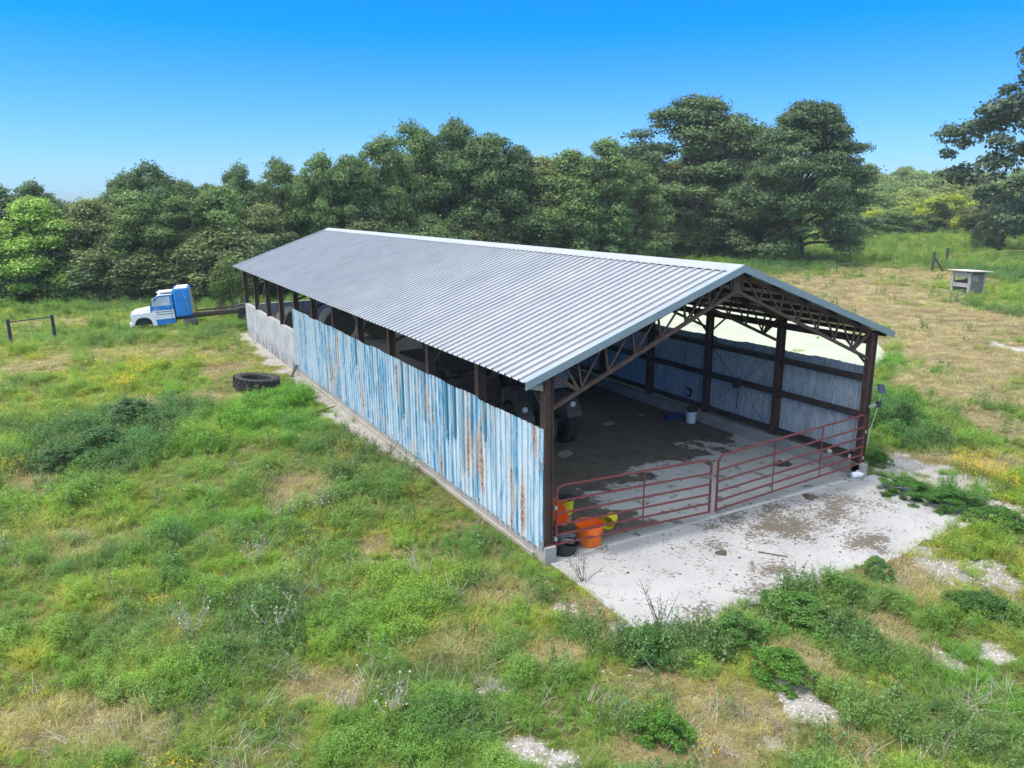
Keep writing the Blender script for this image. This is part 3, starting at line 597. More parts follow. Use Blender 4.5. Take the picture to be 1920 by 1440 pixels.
# ------------------------------------------------------------------ materials of the built things
RUSTY = M('rusty_brown_steel', (.115, .062, .048), (.060, .036, .030), 5, .75, .1, .3)
RUSTD = M('dark_brown_steel', (.060, .042, .037), (.032, .024, .022), 5, .8, .1, .2)
def concrete(name, c1, c2, dirt=None, vert=False):
    t = NT(name); o = t.obj(); n1 = t.noise(o, 1.3, 8, .65); n2 = t.noise(t.vec((1, 1, .3)) if vert else o, 6, 6, .7); n3 = t.noise(o, 60, 3, .6)
    c = t.mix(t.ramp(n1, [(.35, 0.), (.65, 1.)]), c1, c2); c = t.mix(t.ramp(n2, [(.5, 0.), (.75, .5)]), c, tuple(q*.55 for q in c2)); c = t.mix(t.ramp(n3, [(.5, 0.), (.7, .3)]), c, tuple(q*.7 for q in c2))
    if vert:                                     # water stains, form marks and a dirty foot
        x, y, z = t.sep(); st = t.noise(t.vec((3, 3, .45)), 1.6, 6, .75); c = t.mix(t.ramp(st, [(.50, 0.), (.72, .75)]), c, (.085, .088, .09))
        foot = t.math('MULTIPLY', t.ramp(z, [(0.0, 1.), (.75, 0.)]), t.ramp(t.noise(t.vec((2, 2, .6)), 2.2, 6, .7), [(.42, 0.), (.6, 1.)])); c = t.mix(foot, c, (.05, .048, .045))
        c = t.mix(t.math('MULTIPLY', t.ramp(t.noise(t.vec((1.5, 1.5, .7)), 1., 5, .7), [(.58, 0.), (.7, 1.)]), t.ramp(z, [(.0, 1.), (1., 0.)])), c, (.23, .11, .055))
    t.bump(t.math('ADD', n2, n3), .35, .01); return t.fin(c, .9, 0, .25)
CONC = concrete('poured_concrete', (.40, .40, .39), (.31, .31, .305))
CONCW = concrete('stained_concrete', (.46, .47, .47), (.34, .355, .36), vert=True)
CURB = concrete('curb_concrete', (.36, .345, .31), (.26, .25, .23))
def floor_mat():
    t = NT('dirty_concrete_floor'); o = t.obj(); x, y, z = t.sep(); n1 = t.noise(o, .55, 8, .62, .6); n2 = t.noise(o, 2.4, 10, .68, .4); n3 = t.noise(o, 14, 6, .7); n4 = t.noise(o, 50, 4, .7)
    c = t.mix(t.ramp(n1, [(.35, 0.), (.65, 1.)]), (.52, .515, .50), (.43, .425, .41)); c = t.mix(t.ramp(n3, [(.45, 0.), (.7, .5)]), c, (.25, .24, .23))
    # clean wedge just inside the gates, dung-dark towards the back and the left corner
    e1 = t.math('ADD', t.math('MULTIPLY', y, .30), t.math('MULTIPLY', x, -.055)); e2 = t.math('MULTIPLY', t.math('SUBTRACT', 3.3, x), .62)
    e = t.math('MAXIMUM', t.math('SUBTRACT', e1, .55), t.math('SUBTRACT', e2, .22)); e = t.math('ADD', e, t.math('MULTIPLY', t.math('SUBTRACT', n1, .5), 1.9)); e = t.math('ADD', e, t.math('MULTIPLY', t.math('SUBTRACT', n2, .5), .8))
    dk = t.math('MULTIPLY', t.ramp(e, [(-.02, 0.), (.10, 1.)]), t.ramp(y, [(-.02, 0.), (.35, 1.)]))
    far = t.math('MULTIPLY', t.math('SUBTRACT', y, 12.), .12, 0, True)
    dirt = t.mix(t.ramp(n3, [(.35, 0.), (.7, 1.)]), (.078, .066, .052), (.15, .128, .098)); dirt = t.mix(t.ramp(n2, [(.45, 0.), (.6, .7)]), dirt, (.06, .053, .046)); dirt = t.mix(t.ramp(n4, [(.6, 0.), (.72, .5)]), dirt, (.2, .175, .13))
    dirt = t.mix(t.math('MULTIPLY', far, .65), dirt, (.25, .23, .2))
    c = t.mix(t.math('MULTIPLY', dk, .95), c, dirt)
    spl = t.math('MULTIPLY', t.ramp(n2, [(.565, 0.), (.60, 1.)]), t.ramp(n3, [(.42, 0.), (.5, 1.)])); c = t.mix(t.math('MULTIPLY', spl, .85), c, (.075, .065, .05))
    t.bump(t.math('ADD', n3, n4), .4, .012); return t.fin(c, .88, 0, .3)
def pad_mat():
    t = NT('dung_spattered_concrete'); o = t.obj(); x, y, z = t.sep(); n1 = t.noise(o, .8, 8, .62); n2 = t.noise(o, 2.2, 10, .7, .3); n3 = t.noise(o, 13, 8, .72, .5); n4 = t.noise(o, 70, 3, .6)
    c = t.mix(t.ramp(n1, [(.35, 0.), (.65, 1.)]), (.37, .373, .375), (.305, .308, .312)); c = t.mix(t.ramp(n3, [(.5, 0.), (.8, .5)]), c, (.34, .335, .32)); c = t.mix(t.ramp(n4, [(.55, 0.), (.75, .35)]), c, (.25, .25, .24))
    # spatter gathers in a few places
    hot = None
    for (hx, hy, r, s) in ((5.4, -1.25, 1.5, 1.), (6.9, -1.3, 1.2, .8), (3.6, -2.6, .8, .9), (6.0, -.4, 1.6, .55), (2.6, -3.0, .6, .7), (6.3, -2.7, 1.0, .9), (7.6, -.9, 1.2, .7), (4.6, -.3, 1.6, .6), (3.2, -1.2, 1.0, .4), (8.3, -1.4, 1.1, .45), (1.2, -3.2, .8, .6)):
        d = t.math('SQRT', t.math('ADD', t.math('POWER', t.math('SUBTRACT', x, hx), 2.), t.math('POWER', t.math('MULTIPLY', t.math('SUBTRACT', y, hy), 1.4), 2.)))
        q = t.math('MULTIPLY', t.math('SUBTRACT', 1., t.math('DIVIDE', d, r), 0, True), s); hot = q if hot is None else t.math('MAXIMUM', hot, q)
    k = t.math('ADD', t.math('ADD', t.math('MULTIPLY', hot, .17), .014), t.math('ADD', t.math('MULTIPLY', n3, .62), t.math('MULTIPLY', n2, .38)))
    sp = t.ramp(k, [(.575, 0.), (.603, 1.)]); dung = t.mix(t.ramp(n3, [(.4, 0.), (.7, 1.)]), (.08, .066, .048), (.16, .135, .10)); c = t.mix(t.math('MULTIPLY', sp, .95), c, dung)
    t.bump(t.math('ADD', t.math('MULTIPLY', sp, 2.), n4), .5, .012); return t.fin(c, .9, 0, .25)
def sheet_mat():
    """blue painted ribbed steel: faded to white in streaks, bare teal strips, rust"""
    t = NT('flaking_blue_paint'); x, y, z = t.sep(); rib = t.math('FLOOR', t.math('DIVIDE', y, .2286))
    wn = t.n('ShaderNodeTexWhiteNoise'); wn.noise_dimensions = '1D'; t.l(rib, wn.inputs['W']); r1 = wn.outputs['Value']
    wn2 = t.n('ShaderNodeTexWhiteNoise'); wn2.noise_dimensions = '1D'; t.l(t.math('ADD', rib, 77.3), wn2.inputs['W']); r2 = wn2.outputs['Value']
    st = t.noise(t.vec((1, 3.2, .5)), 1.5, 8, .70); fine = t.noise(t.vec((1, 16, 1.8)), 1.5, 7, .78); speck = t.noise(t.vec((1, 20, 7)), 2.2, 5, .7); edge = t.noise(t.vec((1, 9, 1.2)), 2.4, 5, .7)
    blue = t.mix(t.ramp(fine, [(.3, 0.), (.7, 1.)]), (.06, .23, .37), (.15, .36, .50))
    pale = t.mix(t.ramp(speck, [(.35, 0.), (.7, 1.)]), (.54, .63, .67), (.38, .49, .56))
    top = t.ramp(z, [(1.9, 0.), (2.75, 1.)])
    k = t.math('ADD', t.math('ADD', t.math('MULTIPLY', st, .66), t.math('MULTIPLY', fine, .34)), t.math('SUBTRACT', t.math('MULTIPLY', r1, .13), t.math('MULTIPLY', top, .10)))
    c = t.mix(t.ramp(k, [(.475, 0.), (.585, .95)]), blue, pale)
    # strips where the pale coat has gone: deep teal with a ragged lower edge
    grp = t.ramp(t.noise(t.comb(0., y, 0.), .33, 2, .5), [(.44, 0.), (.52, 1.)])
    low = t.math('ADD', .3, t.math('MULTIPLY', r2, 1.6)); ragged = t.math('ADD', z, t.math('MULTIPLY', t.math('SUBTRACT', edge, .5), 2.2))
    strip = t.math('MULTIPLY', t.math('MULTIPLY', t.math('GREATER_THAN', r1, .60), grp), t.ramp(t.math('SUBTRACT', ragged, low), [(0.0, 0.), (.07, 1.)])); strip = t.math('MULTIPLY', strip, t.ramp(y, [(.5, 0.), (1.5, 1.)]))
    strip = t.math('MULTIPLY', strip, t.math('LESS_THAN', y, 13.))
    c = t.mix(t.math('MULTIPLY', strip, .95), c, t.mix(edge, (.025, .13, .20), (.05, .19, .28)))
    # rust runs
    rn = t.noise(t.vec((1, 2.6, .42), (0, 3.1, 0)), 1.0, 5, .6); rk = t.math('ADD', t.math('MULTIPLY', rn, .7), t.math('MULTIPLY', fine, .3))
    halo = t.ramp(rk, [(.53, 0.), (.60, .75)]); c = t.mix(halo, c, (.55, .46, .38)); rust = t.math('MULTIPLY', t.ramp(rk, [(.565, 0.), (.605, 1.)]), t.ramp(speck, [(.44, 0.), (.54, 1.)])); c = t.mix(t.math('MULTIPLY', rust, .9), c, t.mix(speck, (.16, .055, .02), (.42, .17, .06)))
    dots = t.ramp(speck, [(.66, 0.), (.70, .7)]); c = t.mix(dots, c, (.15, .12, .10))
    t.bump(fine, .2, .004); return t.fin(c, .6, 0, .4)
def sheet_in():
    t = NT('weathered_blue_grey_steel'); x, y, z = t.sep(); st = t.noise(t.vec((1, 5, .5)), 1.5, 8, .72); fine = t.noise(t.vec((1, 22, 2.)), 1.6, 8, .8); sp = t.noise(t.vec((1, 16, 6)), 2.2, 6, .75)
    c = t.mix(t.ramp(st, [(.35, 0.), (.65, 1.)]), (.25, .285, .315), (.36, .40, .43)); c = t.mix(t.ramp(fine, [(.47, 0.), (.57, .9)]), c, (.58, .61, .62)); c = t.mix(t.ramp(sp, [(.6, 0.), (.66, .7)]), c, (.06, .075, .09))
    rk = t.noise(t.vec((1, 2.2, .7), (0, 8.3, 0)), 1.0, 7, .7); c = t.mix(t.math('MULTIPLY', t.ramp(rk, [(.57, 0.), (.63, .85)]), t.ramp(sp, [(.4, 0.), (.5, 1.)])), c, (.32, .27, .21))
    t.bump(fine, .2, .004); return t.fin(c, .75, 0, .3)
def roof_mat():
    t = NT('galvalume_roofing'); o = t.obj(); n = t.noise(t.vec((1, 1, 1)), 1.1, 5, .6); n2 = t.noise(t.vec((.4, 6, .4)), 3, 4, .6)
    c = t.mix(t.ramp(n, [(.35, 0.), (.65, 1.)]), (.355, .366, .382), (.30, .312, .33)); c = t.mix(t.ramp(n2, [(.5, 0.), (.8, .35)]), c, (.28, .31, .35))
    wn = t.n('ShaderNodeTexWhiteNoise'); wn.noise_dimensions = '1D'; t.l(t.math('FLOOR', t.math('DIVIDE', t.sep()[1], .94)), wn.inputs['W']); c = t.mix(t.math('MULTIPLY', wn.outputs['Value'], .28), c, (.27, .30, .34))
    st = t.noise(t.vec((.35, 9, .35)), 1.2, 6, .7); c = t.mix(t.ramp(st, [(.55, 0.), (.75, .45)]), c, (.24, .25, .27)); t.bump(n2, .05, .003)
    return t.fin(c, .5, .15, .5)
BLUE, BLUEIN, ROOF = sheet_mat(), sheet_in(), roof_mat()
TRIM = M('roof_trim', (.29, .335, .38), (.25, .30, .35), 2, .45, .35, .03); CAP = M('ridge_metal', (.31, .325, .34), (.27, .29, .31), 2, .5, .15, .03)
RED = M('red_gate_paint', (.215, .042, .036), (.12, .036, .032), 7, .55, .1, .2)
STEEL = M('galvanised_steel', (.42, .43, .44), (.28, .29, .30), 12, .5, .5, .1); BLACK = M('black_rubber', (.018, .018, .020), (.035, .034, .033), 9, .75, 0, .3)

# ------------------------------------------------------------------ concrete slabs outside the barn
def slab_pad():
    xs = np.linspace(-.02, 10.0, 90); ed = [(float(x), float(pad_edge(x))) for x in xs]; m = MB()
    poly = [(-.02, -.16)]+ed+[(10.2, -3.1), (10.15, -1.6), (9.95, -.16)]
    m.prism(poly, -.30, .0, axis='z'); o = m.build('concrete_pad', pad_mat()); o['kind'] = 'structure'
slab_pad()
def lot():
    t = NT('pale_dusty_concrete'); o = t.obj(); n1 = t.noise(o, .25, 6, .6); n2 = t.noise(o, 2.5, 8, .7); c = t.mix(t.ramp(n1, [(.35, 0.), (.65, 1.)]), (.36, .385, .30), (.31, .325, .27)); c = t.mix(t.ramp(n2, [(.52, 0.), (.75, .5)]), c, (.24, .26, .20)); t.bump(n2, .2, .01)
    m = MB(); m.prism(LOT, -.2, .02, axis='z'); q = m.build('concrete_lot', t.fin(c, .95, 0, .2)); q['kind'] = 'structure'
lot()

# ------------------------------------------------------------------ the barn
barn = empty('pole_barn', 'long open-sided metal barn with grey ribbed roof and flaking blue steel walls', 'barn')
HE, HR, EO, FO, BO = 3.737, 5.62, .56, .18, .07
SL = (HR-HE)/(BW/2+EO)
def roofz(x): return HE+(x+EO)*SL if x <= BW/2 else HE+(BW+EO-x)*SL
def b_floor(): MB().box((.10, -.155, -.25), (BW-.10, BL-.1, .0)).build('concrete_floor', floor_mat(), barn)
b_floor()
def curb():
    m = MB(); m.box((-.10, -.12, -.35), (.13, 20.0, .27)); m.box((-.16, .3, -.35), (-.102, 20.0, .06)); m.build('left_curb', CURB, barn, bevel=.012)
    m = MB(); m.box((BW-.13, -.12, -.35), (BW+.10, 20.0, .36)); m.build('right_curb', CURB, barn, bevel=.012)
    for x in (0, BW): MB().box((x-.13, -.17, -.35), (x+.13, .13, .33)).build('post_footing', CURB, barn, bevel=.01)
curb()
def concrete_walls():
    m = MB()
    for i in range(7, 11):
        zt = 1.73-.02*(i % 2); y0, y1 = BB*i+(.17 if i == 7 else .012), BB*(i+1)-.012
        m.box((-.11, y0, -.5), (.09, y1, zt)); m.box((-.123, y0+.02, zt-.28), (-.108, y1-.02, zt-.265))
        m.box((BW-.09, y0, -.5), (BW+.11, y1, zt))
    m.box((-.09, BL-.09, -.5), (BW+.09, BL+.11, 1.66)); m.build('concrete_wall', CONCW, barn)
    m = MB(); m.box((-.22, 20.0, -.5), (-.112, BL, -.02)); m.build('wall_footing', CURB, barn, bevel=.02)
concrete_walls()
def ribbed(x, y0, y1, z0, z1f, out=-1, pitch=.2286, hgt=.034):
    """vertical ribbed sheet; z1f(y) gives the slightly uneven top"""
    P = []; y = y0
    while y < y1-.001:
        for dy, o in ((0, 0), (.10, 0), (.110, 1), (.15, 1), (.165, 0)):
            if y+dy <= y1: P.append((y+dy, o))
        y += pitch
    P.append((y1, 0)); zs = [0, .25, .5, .75, 1]; vs = []; fs = []
    for (yy, o) in P:
        zt = z1f(yy)
        for k in zs: vs.append((x+out*(o*hgt+.004*math.sin(yy*2.1+k*4)), yy, z0+(zt-z0)*k))
    n = len(zs)
    for i in range(len(P)-1):
        for k in range(n-1): fs.append((i*n+k, (i+1)*n+k, (i+1)*n+k+1, i*n+k+1))
    return MB().add(vs, fs)
def uneven(y):
    k = math.floor(y/.914); return 2.76+.018*math.sin(k*2.7)+.012*math.sin(k*5.1)-.006*max(0, y-8)*.2
m = ribbed(-.12, -.06, 20.05, .24, uneven); o = m.build('wall_panel', BLUE, barn, label='sunlit outer blue wall panel with white and rust streaks'); sd_ = o.modifiers.new('t', 'SOLIDIFY'); sd_.thickness = .004
m = ribbed(BW+.12, -.06, 20.05, .38, lambda y: 2.86+.018*math.sin(math.floor(y/.914)*2.3)-.03*(y > 4.3), 1); o = m.build('wall_panel', BLUEIN, barn, label='weathered grey blue right wall panel seen from inside'); sd_ = o.modifiers.new('t', 'SOLIDIFY'); sd_.thickness = .004
def posts():
    m = MB(); z0, z1 = .33, HE+EO*SL-.16; m.box((-.10, -.012, z0), (.10, .012, z1)); m.box((-.10, -.085, z0), (-.088, .085, z1)); m.box((.088, -.085, z0), (.10, .085, z1)); m.box((-.13, -.12, z0), (.13, .12, z0+.015))
    a = m.build('post', RUSTY, barn, bevel=.004); first = True
    for i in range(12):
        for x in (0, BW):
            if first: first = False; o = a
            else: o = a.copy(); COL.objects.link(o); o.parent = barn
            o.location = (x, i*BB, 0)
posts()
def truss():
    m = MB(); h = BW/2; zb0, zb1 = 3.13, 5.10; t0 = roofz(0)-.15; t1 = HR-.16
    for s in (0, 1):
        X = lambda a: a if s == 0 else BW-a
        T = lambda k: Vector((X(.05+(h-.05)*k), 0, t0+(t1-t0)*k)); B = lambda k: Vector((X(.11+(h-.11)*k), 0, zb0+(zb1-zb0)*k))
        m.beam(T(0), T(1), .07, .085); m.beam(B(0), B(1), .07, .07)
        ks = [.0, .135, .27, .41, .55, .69, .83, .96]
        for i in range(1, 8):
            m.beam(T(ks[i]), B(ks[i]+.012), .035, .04)
            if i < 7: m.beam(B(ks[i]), T(ks[i+1]-.015), .03, .035)
        m.beam(T(.01), B(.135), .06, .075); m.beam(T(.075), B(.135), .04, .05)
    m.box((h-.10, -.02, zb1-.08), (h+.10, .02, t1+.03)); a = m.build('truss', RUSTY, barn); a.location = (0, 0, 0)
    for i in range(1, 12): o = a.copy(); COL.objects.link(o); o.parent = barn; o.location = (0, i*BB, 0)
truss()
def purlins():
    first = None
    for s in (0, 1):
        for k in (.0, .19, .38, .57, .76, .95):
            x = -EO+.25+(BW/2+EO-.25)*k; z = roofz(x)-.10; x = x if s == 0 else BW-x
            MB().box((x-.035, -FO+.03, z-.06), (x+.035, BL+BO-.02, z+.045)).build('purlin', RUSTD, barn)
    for s in (0, 1):                       # knee braces along each eave line and the girts
        x = .05 if s == 0 else BW-.05
        for i in range(11):
            y = i*BB
            if i % 2 == 0: MB().beam((x, y+.1, 3.0), (x, y+.85, 3.62), .045, .045).build('knee_brace', RUSTD, barn)
            else: MB().beam((x, y+BB-.1, 3.0), (x, y+BB-.85, 3.62), .045, .045).build('knee_brace', RUSTD, barn)
        for z in ((2.58, 1.62, .50) if s else (2.62, 1.6, .40)):
            xx = BW-.03 if s else .03
            MB().box((xx-.05, .10, z-.07), (xx+.11 if s else xx+.05, 19.9, z+.07)).build('girt', RUSTD, barn) if s else MB().box((-.08, .10, z-.06), (.02, 19.9, z+.06)).build('girt', RUSTD, barn)
        MB().box((x-.04, .05, 3.48), (x+.04, BL, 3.66)).build('eave_beam', RUSTD, barn)
purlins()
def roof():
    prof = []; y = -FO
    while y < BL+BO-.2: 
        for dy, hh in ((0, 0), (.006, .045), (.040, .045), (.062, 0), (.155, 0), (.163, .004), (.171, 0)): prof.append((y+dy, hh))
        y += .27
    prof.append((BL+BO, 0)); SCREW = M('screw_head', (.07, .08, .09), (.05, .05, .06), 30, .6)
    for s in (0, 1):
        us = np.linspace(0, 1, 9); vs = []; fs = []; nu = len(us); nn = Vector((-SL, 0, 1)).normalized()
        for (yy, hh) in prof:
            for u in us:
                x = -EO+(BW/2+EO-.02)*u; z = roofz(x)+hh+.004*math.sin(yy*1.3+u*9); vs.append((x if s == 0 else BW-x, yy, z))
        for i in range(len(prof)-1):
            for k in range(nu-1): fs.append((i*nu+k, (i+1)*nu+k, (i+1)*nu+k+1, i*nu+k+1))
        m = MB(); m.add(vs, fs, ROOF)
        for u in (.045, .19, .33, .475, .62, .76, .90):
            yy = -FO+.115
            while yy < BL:
                x = -EO+(BW/2+EO)*u+rnd.uniform(-.02, .02); z = roofz(x)+.004; r = .013; xs_ = (x if s == 0 else BW-x); m.add([(xs_+r*1.2*math.cos(a_*1.047), yy+r*1.2*math.sin(a_*1.047), z+(r*1.2*math.cos(a_*1.047))*(SL if s == 0 else -SL)+.003) for a_ in range(6)], [tuple(range(6))], SCREW); yy += .27
        me_ = m.build('roof_panel', None, barn, label='left roof slope of ribbed grey steel' if s == 0 else 'right roof slope facing away')
        sd_ = me_.modifiers.new('t', 'SOLIDIFY'); sd_.thickness = .003; sd_.offset = -1
    h = BW/2; zr = HR+.045; m = MB(); pr = [(h-.30, roofz(h-.30)+.036), (h-.04, zr-.002), (h, zr+.008), (h+.04, zr-.002), (h+.30, roofz(h+.30)+.036), (h+.30, roofz(h+.30)+.030), (h, zr), (h-.30, roofz(h-.30)+.030)]
    m.prism([(a, b) for a, b in pr], -FO-.01, BL+BO+.01); m.build('ridge_cap', CAP, barn)
    # joints of the cap pieces
    for s in (0, 1):
        for (ya, yb, nm) in ((-FO-.03, -FO-.004, 'f'), (BL+BO+.004, BL+BO+.03, 'b')):
            m = MB()
            a = Vector((-EO-.02 if s == 0 else BW+EO+.02, 0, HE-.0)); b = Vector((h, 0, HR+.012)); dz = Vector((0, 0, 1))
            def q(p, y, z): return (p.x, y, p.z+z)
            m.add([q(a, ya, -.12), q(b, ya, -.12), q(b, ya, .038), q(a, ya, .038), q(a, yb, -.12), q(b, yb, -.12), q(b, yb, .038), q(a, yb, .038)], [(0, 1, 2, 3), (7, 6, 5, 4), (0, 4, 5, 1), (3, 2, 6, 7), (0, 3, 7, 4), (1, 5, 6, 2)])
            y2 = yb if nm == 'f' else ya; y3 = y2+.13 if nm == 'f' else y2-.13
            m.add([q(a, y2, .034), q(b, y2, .034), q(b, y3, .034), q(a, y3, .034), q(a, y2, .040), q(b, y2, .040), q(b, y3, .040), q(a, y3, .040)], [(0, 1, 2, 3), (7, 6, 5, 4), (0, 4, 5, 1), (3, 2, 6, 7), (0, 3, 7, 4), (1, 5, 6, 2)])
            m.build('rake_trim', TRIM, barn)
    MB().add([(-.50, -.02, 3.60), (-.08, -.02, 3.74), (-.08, -.02, 3.50), (-.50, .02, 3.60), (-.08, .02, 3.74), (-.08, .02, 3.50)], [(0, 1, 2), (5, 4, 3), (0, 3, 4, 1), (1, 4, 5, 2), (2, 5, 3, 0)]).build('eave_gusset', M('pale_board', (.38, .37, .33), (.2, .19, .17), 12, .9), barn)
roof()
def braces():
    m = MB(); x = BW-.12
    for i in (1,): m.tube([(x, i*BB+.1, .5), (x, (i+1)*BB-.1, 2.7)], .008, 5); m.tube([(x+.012, i*BB+.1, 2.7), (x+.012, (i+1)*BB-.1, .5)], .008, 5)
    m.build('cross_brace', RUSTD, barn)
    for i in (9, 7): MB().tube([(.02, i*BB+.1, 3.5), (.02, (i+1)*BB-.1, 1.75)], .012, 5).build('cross_brace', STEEL, barn)
    for z in (1.95, .30): MB().box((-.17, -.10, z), (-.125, -.04, z+.17)).build('hinge_bracket', STEEL, barn, bevel=.008)
braces()

# ------------------------------------------------------------------ gates
def gate(x0, zl, L, H, ang, stays, label, dz, inset=0):
    r = empty('farm_gate', label, 'gate', (x0, -.06, zl), ang, 'red tube gates closing the barn front'); cr = .16
    def arc(cx, cz, a0, a1): return [(cx+cr*math.cos(a0+(a1-a0)*i/6), 0, cz+cr*math.sin(a0+(a1-a0)*i/6)) for i in range(7)]
    sh = lambda P: [(x, y, z+dz*x/L) for x, y, z in P]
    MB().tube(sh([(0, 0, 0)]+arc(cr, H-cr, math.pi, math.pi/2)+arc(L-cr, H-cr, math.pi/2, 0)+[(L, 0, 0)]), .028, 8).build('frame', RED, r, smooth=True)
    for z in (.02, .21, .41, .63, .87): MB().tube(sh([(.0, 0, H/1.38*z*1.18), (L, 0, H/1.38*z*1.18)]), .025, 8).build('rail', RED, r, smooth=True)
    for s in stays: MB().tube(sh([(s, -.012, 0), (s, -.012, H)]), .017, 6).build('stay', RED, r, smooth=True)
    for hx, hz in ((0, .12), (0, H*.62)) if stays[0] > 2 else ((L+.06, .12+dz), (L+.06, H*.62+dz)): MB().box((hx-.06, -.04, hz), (hx, .04, hz+.08)).build('hinge', STEEL, r)
    return r
g1 = gate(.19, .28, 4.02, 1.27, R_(-1.2), (2.15,), 'left red tube gate with one upright stay, hung on the left post', -.13)
m = MB(); tor = [(4.02+.05*math.cos(a*.628), -.02+.03*math.sin(a*.628*2), .78-.02*a+.05*math.sin(a*.628)) for a in range(12)]; m.tube(tor, .008, 5); m.build('chain', STEEL, g1)
g2 = gate(4.50, .10, 5.02, 1.33, R_(.0), (1.78, 3.42), 'longer right red tube gate with two upright stays, rising to the right post', .24)

# ------------------------------------------------------------------ tractor, wheels and farm things
DKM = M('dull_dark_metal', (.055, .055, .060), (.10, .09, .08), 6, .6, .3, .2); GREYM = M('worn_grey_paint', (.16, .16, .16), (.08, .08, .08), 7, .6, .2, .2); RIM = M('dull_rim', (.13, .13, .13), (.07, .065, .06), 9, .6, .3, .2)
def tyre_parts(R, wd, rim_r, parent, x, y, z, lugs=22, lug=.04, ax='x', rimmat=None):
    q = Matrix.Translation((x, y, z))@(Matrix.Rotation(math.pi/2, 4, 'Y') if ax == 'x' else Matrix.Rotation(math.pi/2, 4, 'X') if ax == 'y' else Matrix.Identity(4))
    Rl = R-lug; w = wd/2; prof = [(rim_r, -w*.75), (rim_r+(Rl-rim_r)*.35, -w*1.02), (Rl-.05, -w), (Rl, -w*.8), (Rl+.005, 0), (Rl, w*.8), (Rl-.05, w), (rim_r+(Rl-rim_r)*.35, w*1.02), (rim_r, w*.75), (rim_r-.005, 0)]
    m = MB(); m.lathe(prof, 40, mat=q, close=True)
    if lugs:
        for i in range(lugs):
            for s in (-1, 1):
                a0 = 6.2832*(i+(.5 if s > 0 else 0))/lugs; P = []
                for (zz, da) in ((0, 0), (s*w*.98, .18)):
                    for rr in (Rl-.03, R): 
                        for d_ in (-.035/R, .035/R): P.append(q@Vector((rr*math.cos(a0+da+d_), rr*math.sin(a0+da+d_), zz)))
                m.add(P, [(0, 1, 3, 2), (4, 6, 7, 5), (0, 4, 5, 1), (2, 3, 7, 6), (0, 2, 6, 4), (1, 5, 7, 3)])
    t = m.build('tyre', BLACK, parent); return t, q
def wheel(parent, R, wd, rr, x, y, z, lugs=22, lug=.04, ax='x', mat=None):
    mt = mat or RIM; m = MB(); q = Matrix.Translation((x, y, z))@(Matrix.Rotation(math.pi/2, 4, 'Y') if ax == 'x' else Matrix.Rotation(math.pi/2, 4, 'X')); w = wd/2
    m.lathe([(rr+.02, -w*.8), (rr-.03, -w*.7), (rr-.05, -w*.2), (.16*rr/.3, -w*.1), (.12*rr/.3, -w*.45), (0.01, -w*.5), (.01, w*.4), (rr-.05, w*.2), (rr-.03, w*.7), (rr+.02, w*.8)], 28, mat=q)
    wobj = m.build('wheel', mt, parent, smooth=True); t, _ = tyre_parts(R, wd, rr, wobj, x, y, z, lugs, lug, ax); return wobj
def tractor(loc, rz, label, sc=1.):
    r = empty('tractor', label, 'tractor', loc, rz, 'old tractors parked in the barn'); r.scale = (sc, sc, sc)   # faces +y
    for s in (-1, 1): wheel(r, .70, .34, .36, s*.78, 0, .70, 20, .05); wheel(r, .38, .18, .2, s*.62, 1.95, .38, 0, .0)
    m = MB(); m.prism([(1.05, .62), (2.25, .60), (2.30, 1.22), (2.15, 1.32), (1.0, 1.36)], -.26, .26, axis='x'); m.build('hood', DKM, r, bevel=.03)
    m = MB(); m.box((-.22, -.35, .45), (.22, 1.2, .9)); m.tube([(-.78, 0, .70), (.78, 0, .70)], .09, 10); m.tube([(-.62, 1.95, .42), (.62, 1.95, .42)], .05, 8); m.box((-.3, -.5, .35), (.3, -.35, .8)); m.build('body', DKM, r, bevel=.02)
    m = MB()
    for k in range(9): m.box((-.25, 2.303, .66+.065*k), (.25, 2.33, .69+.065*k))
    m.build('grille', M('pale_grille', (.85, .85, .85), (.7, .7, .7), 9, .6, .2), r)
    for s in (-1, 1):
        m = MB(); n = 10; pts = [(.80*math.cos(a), .70+.80*math.sin(a)) for a in [R_(35+125*i/n) for i in range(n+1)]]; inn = [(.77*math.cos(a), .70+.77*math.sin(a)) for a in [R_(35+125*i/n) for i in range(n+1)]][::-1]
        m.prism(pts+inn, s*.55, s*.98, axis='x'); m.prism([(p[0], p[1]) for p in pts]+[(-.4, .9), (.4, .9)], s*.52, s*.55, axis='x'); m.build('fender', DKM, r)
        m = MB(); m.lathe([(.0, -.02), (.07, -.02), (.085, .03), (.07, .05), (.0, .055)], 16, mat=Matrix.Translation((s*.76, -.55, 1.30))@Matrix.Rotation(math.pi/2, 4, 'X')); m.build('headlamp', M('lamp_glass', (.75, .75, .72), (.5, .5, .5), 20, .25), r, smooth=True)
    m = MB(); m.tube([(0, .95, 1.3), (0, .62, 1.52)], .025, 6); m.lathe([(.20, 0), (.215, .012), (.20, .024), (.188, .012)], 24, mat=Matrix.Translation((0, .6, 1.53))@Matrix.Rotation(R_(35), 4, 'X'), close=True); m.build('steering_wheel', BLACK, r)
    m = MB(); m.box((-.24, -.30, 1.0), (.24, .12, 1.06)); m.box((-.24, -.34, 1.03), (.24, -.28, 1.32)); m.build('seat', BLACK, r, bevel=.03)
    m = MB(); m.tube([(.12, 1.7, 1.3), (.12, 1.7, 1.8)], .03, 8); m.build('exhaust', DKM, r); return r
tractor((3.72, 6.35, 0), R_(-6), 'dark old tractor with big lugged rear tyres just behind the left front post')
tractor((6.75, 12.1, 0), R_(176), 'second tractor farther inside with pale slatted grille facing out', 1.05)
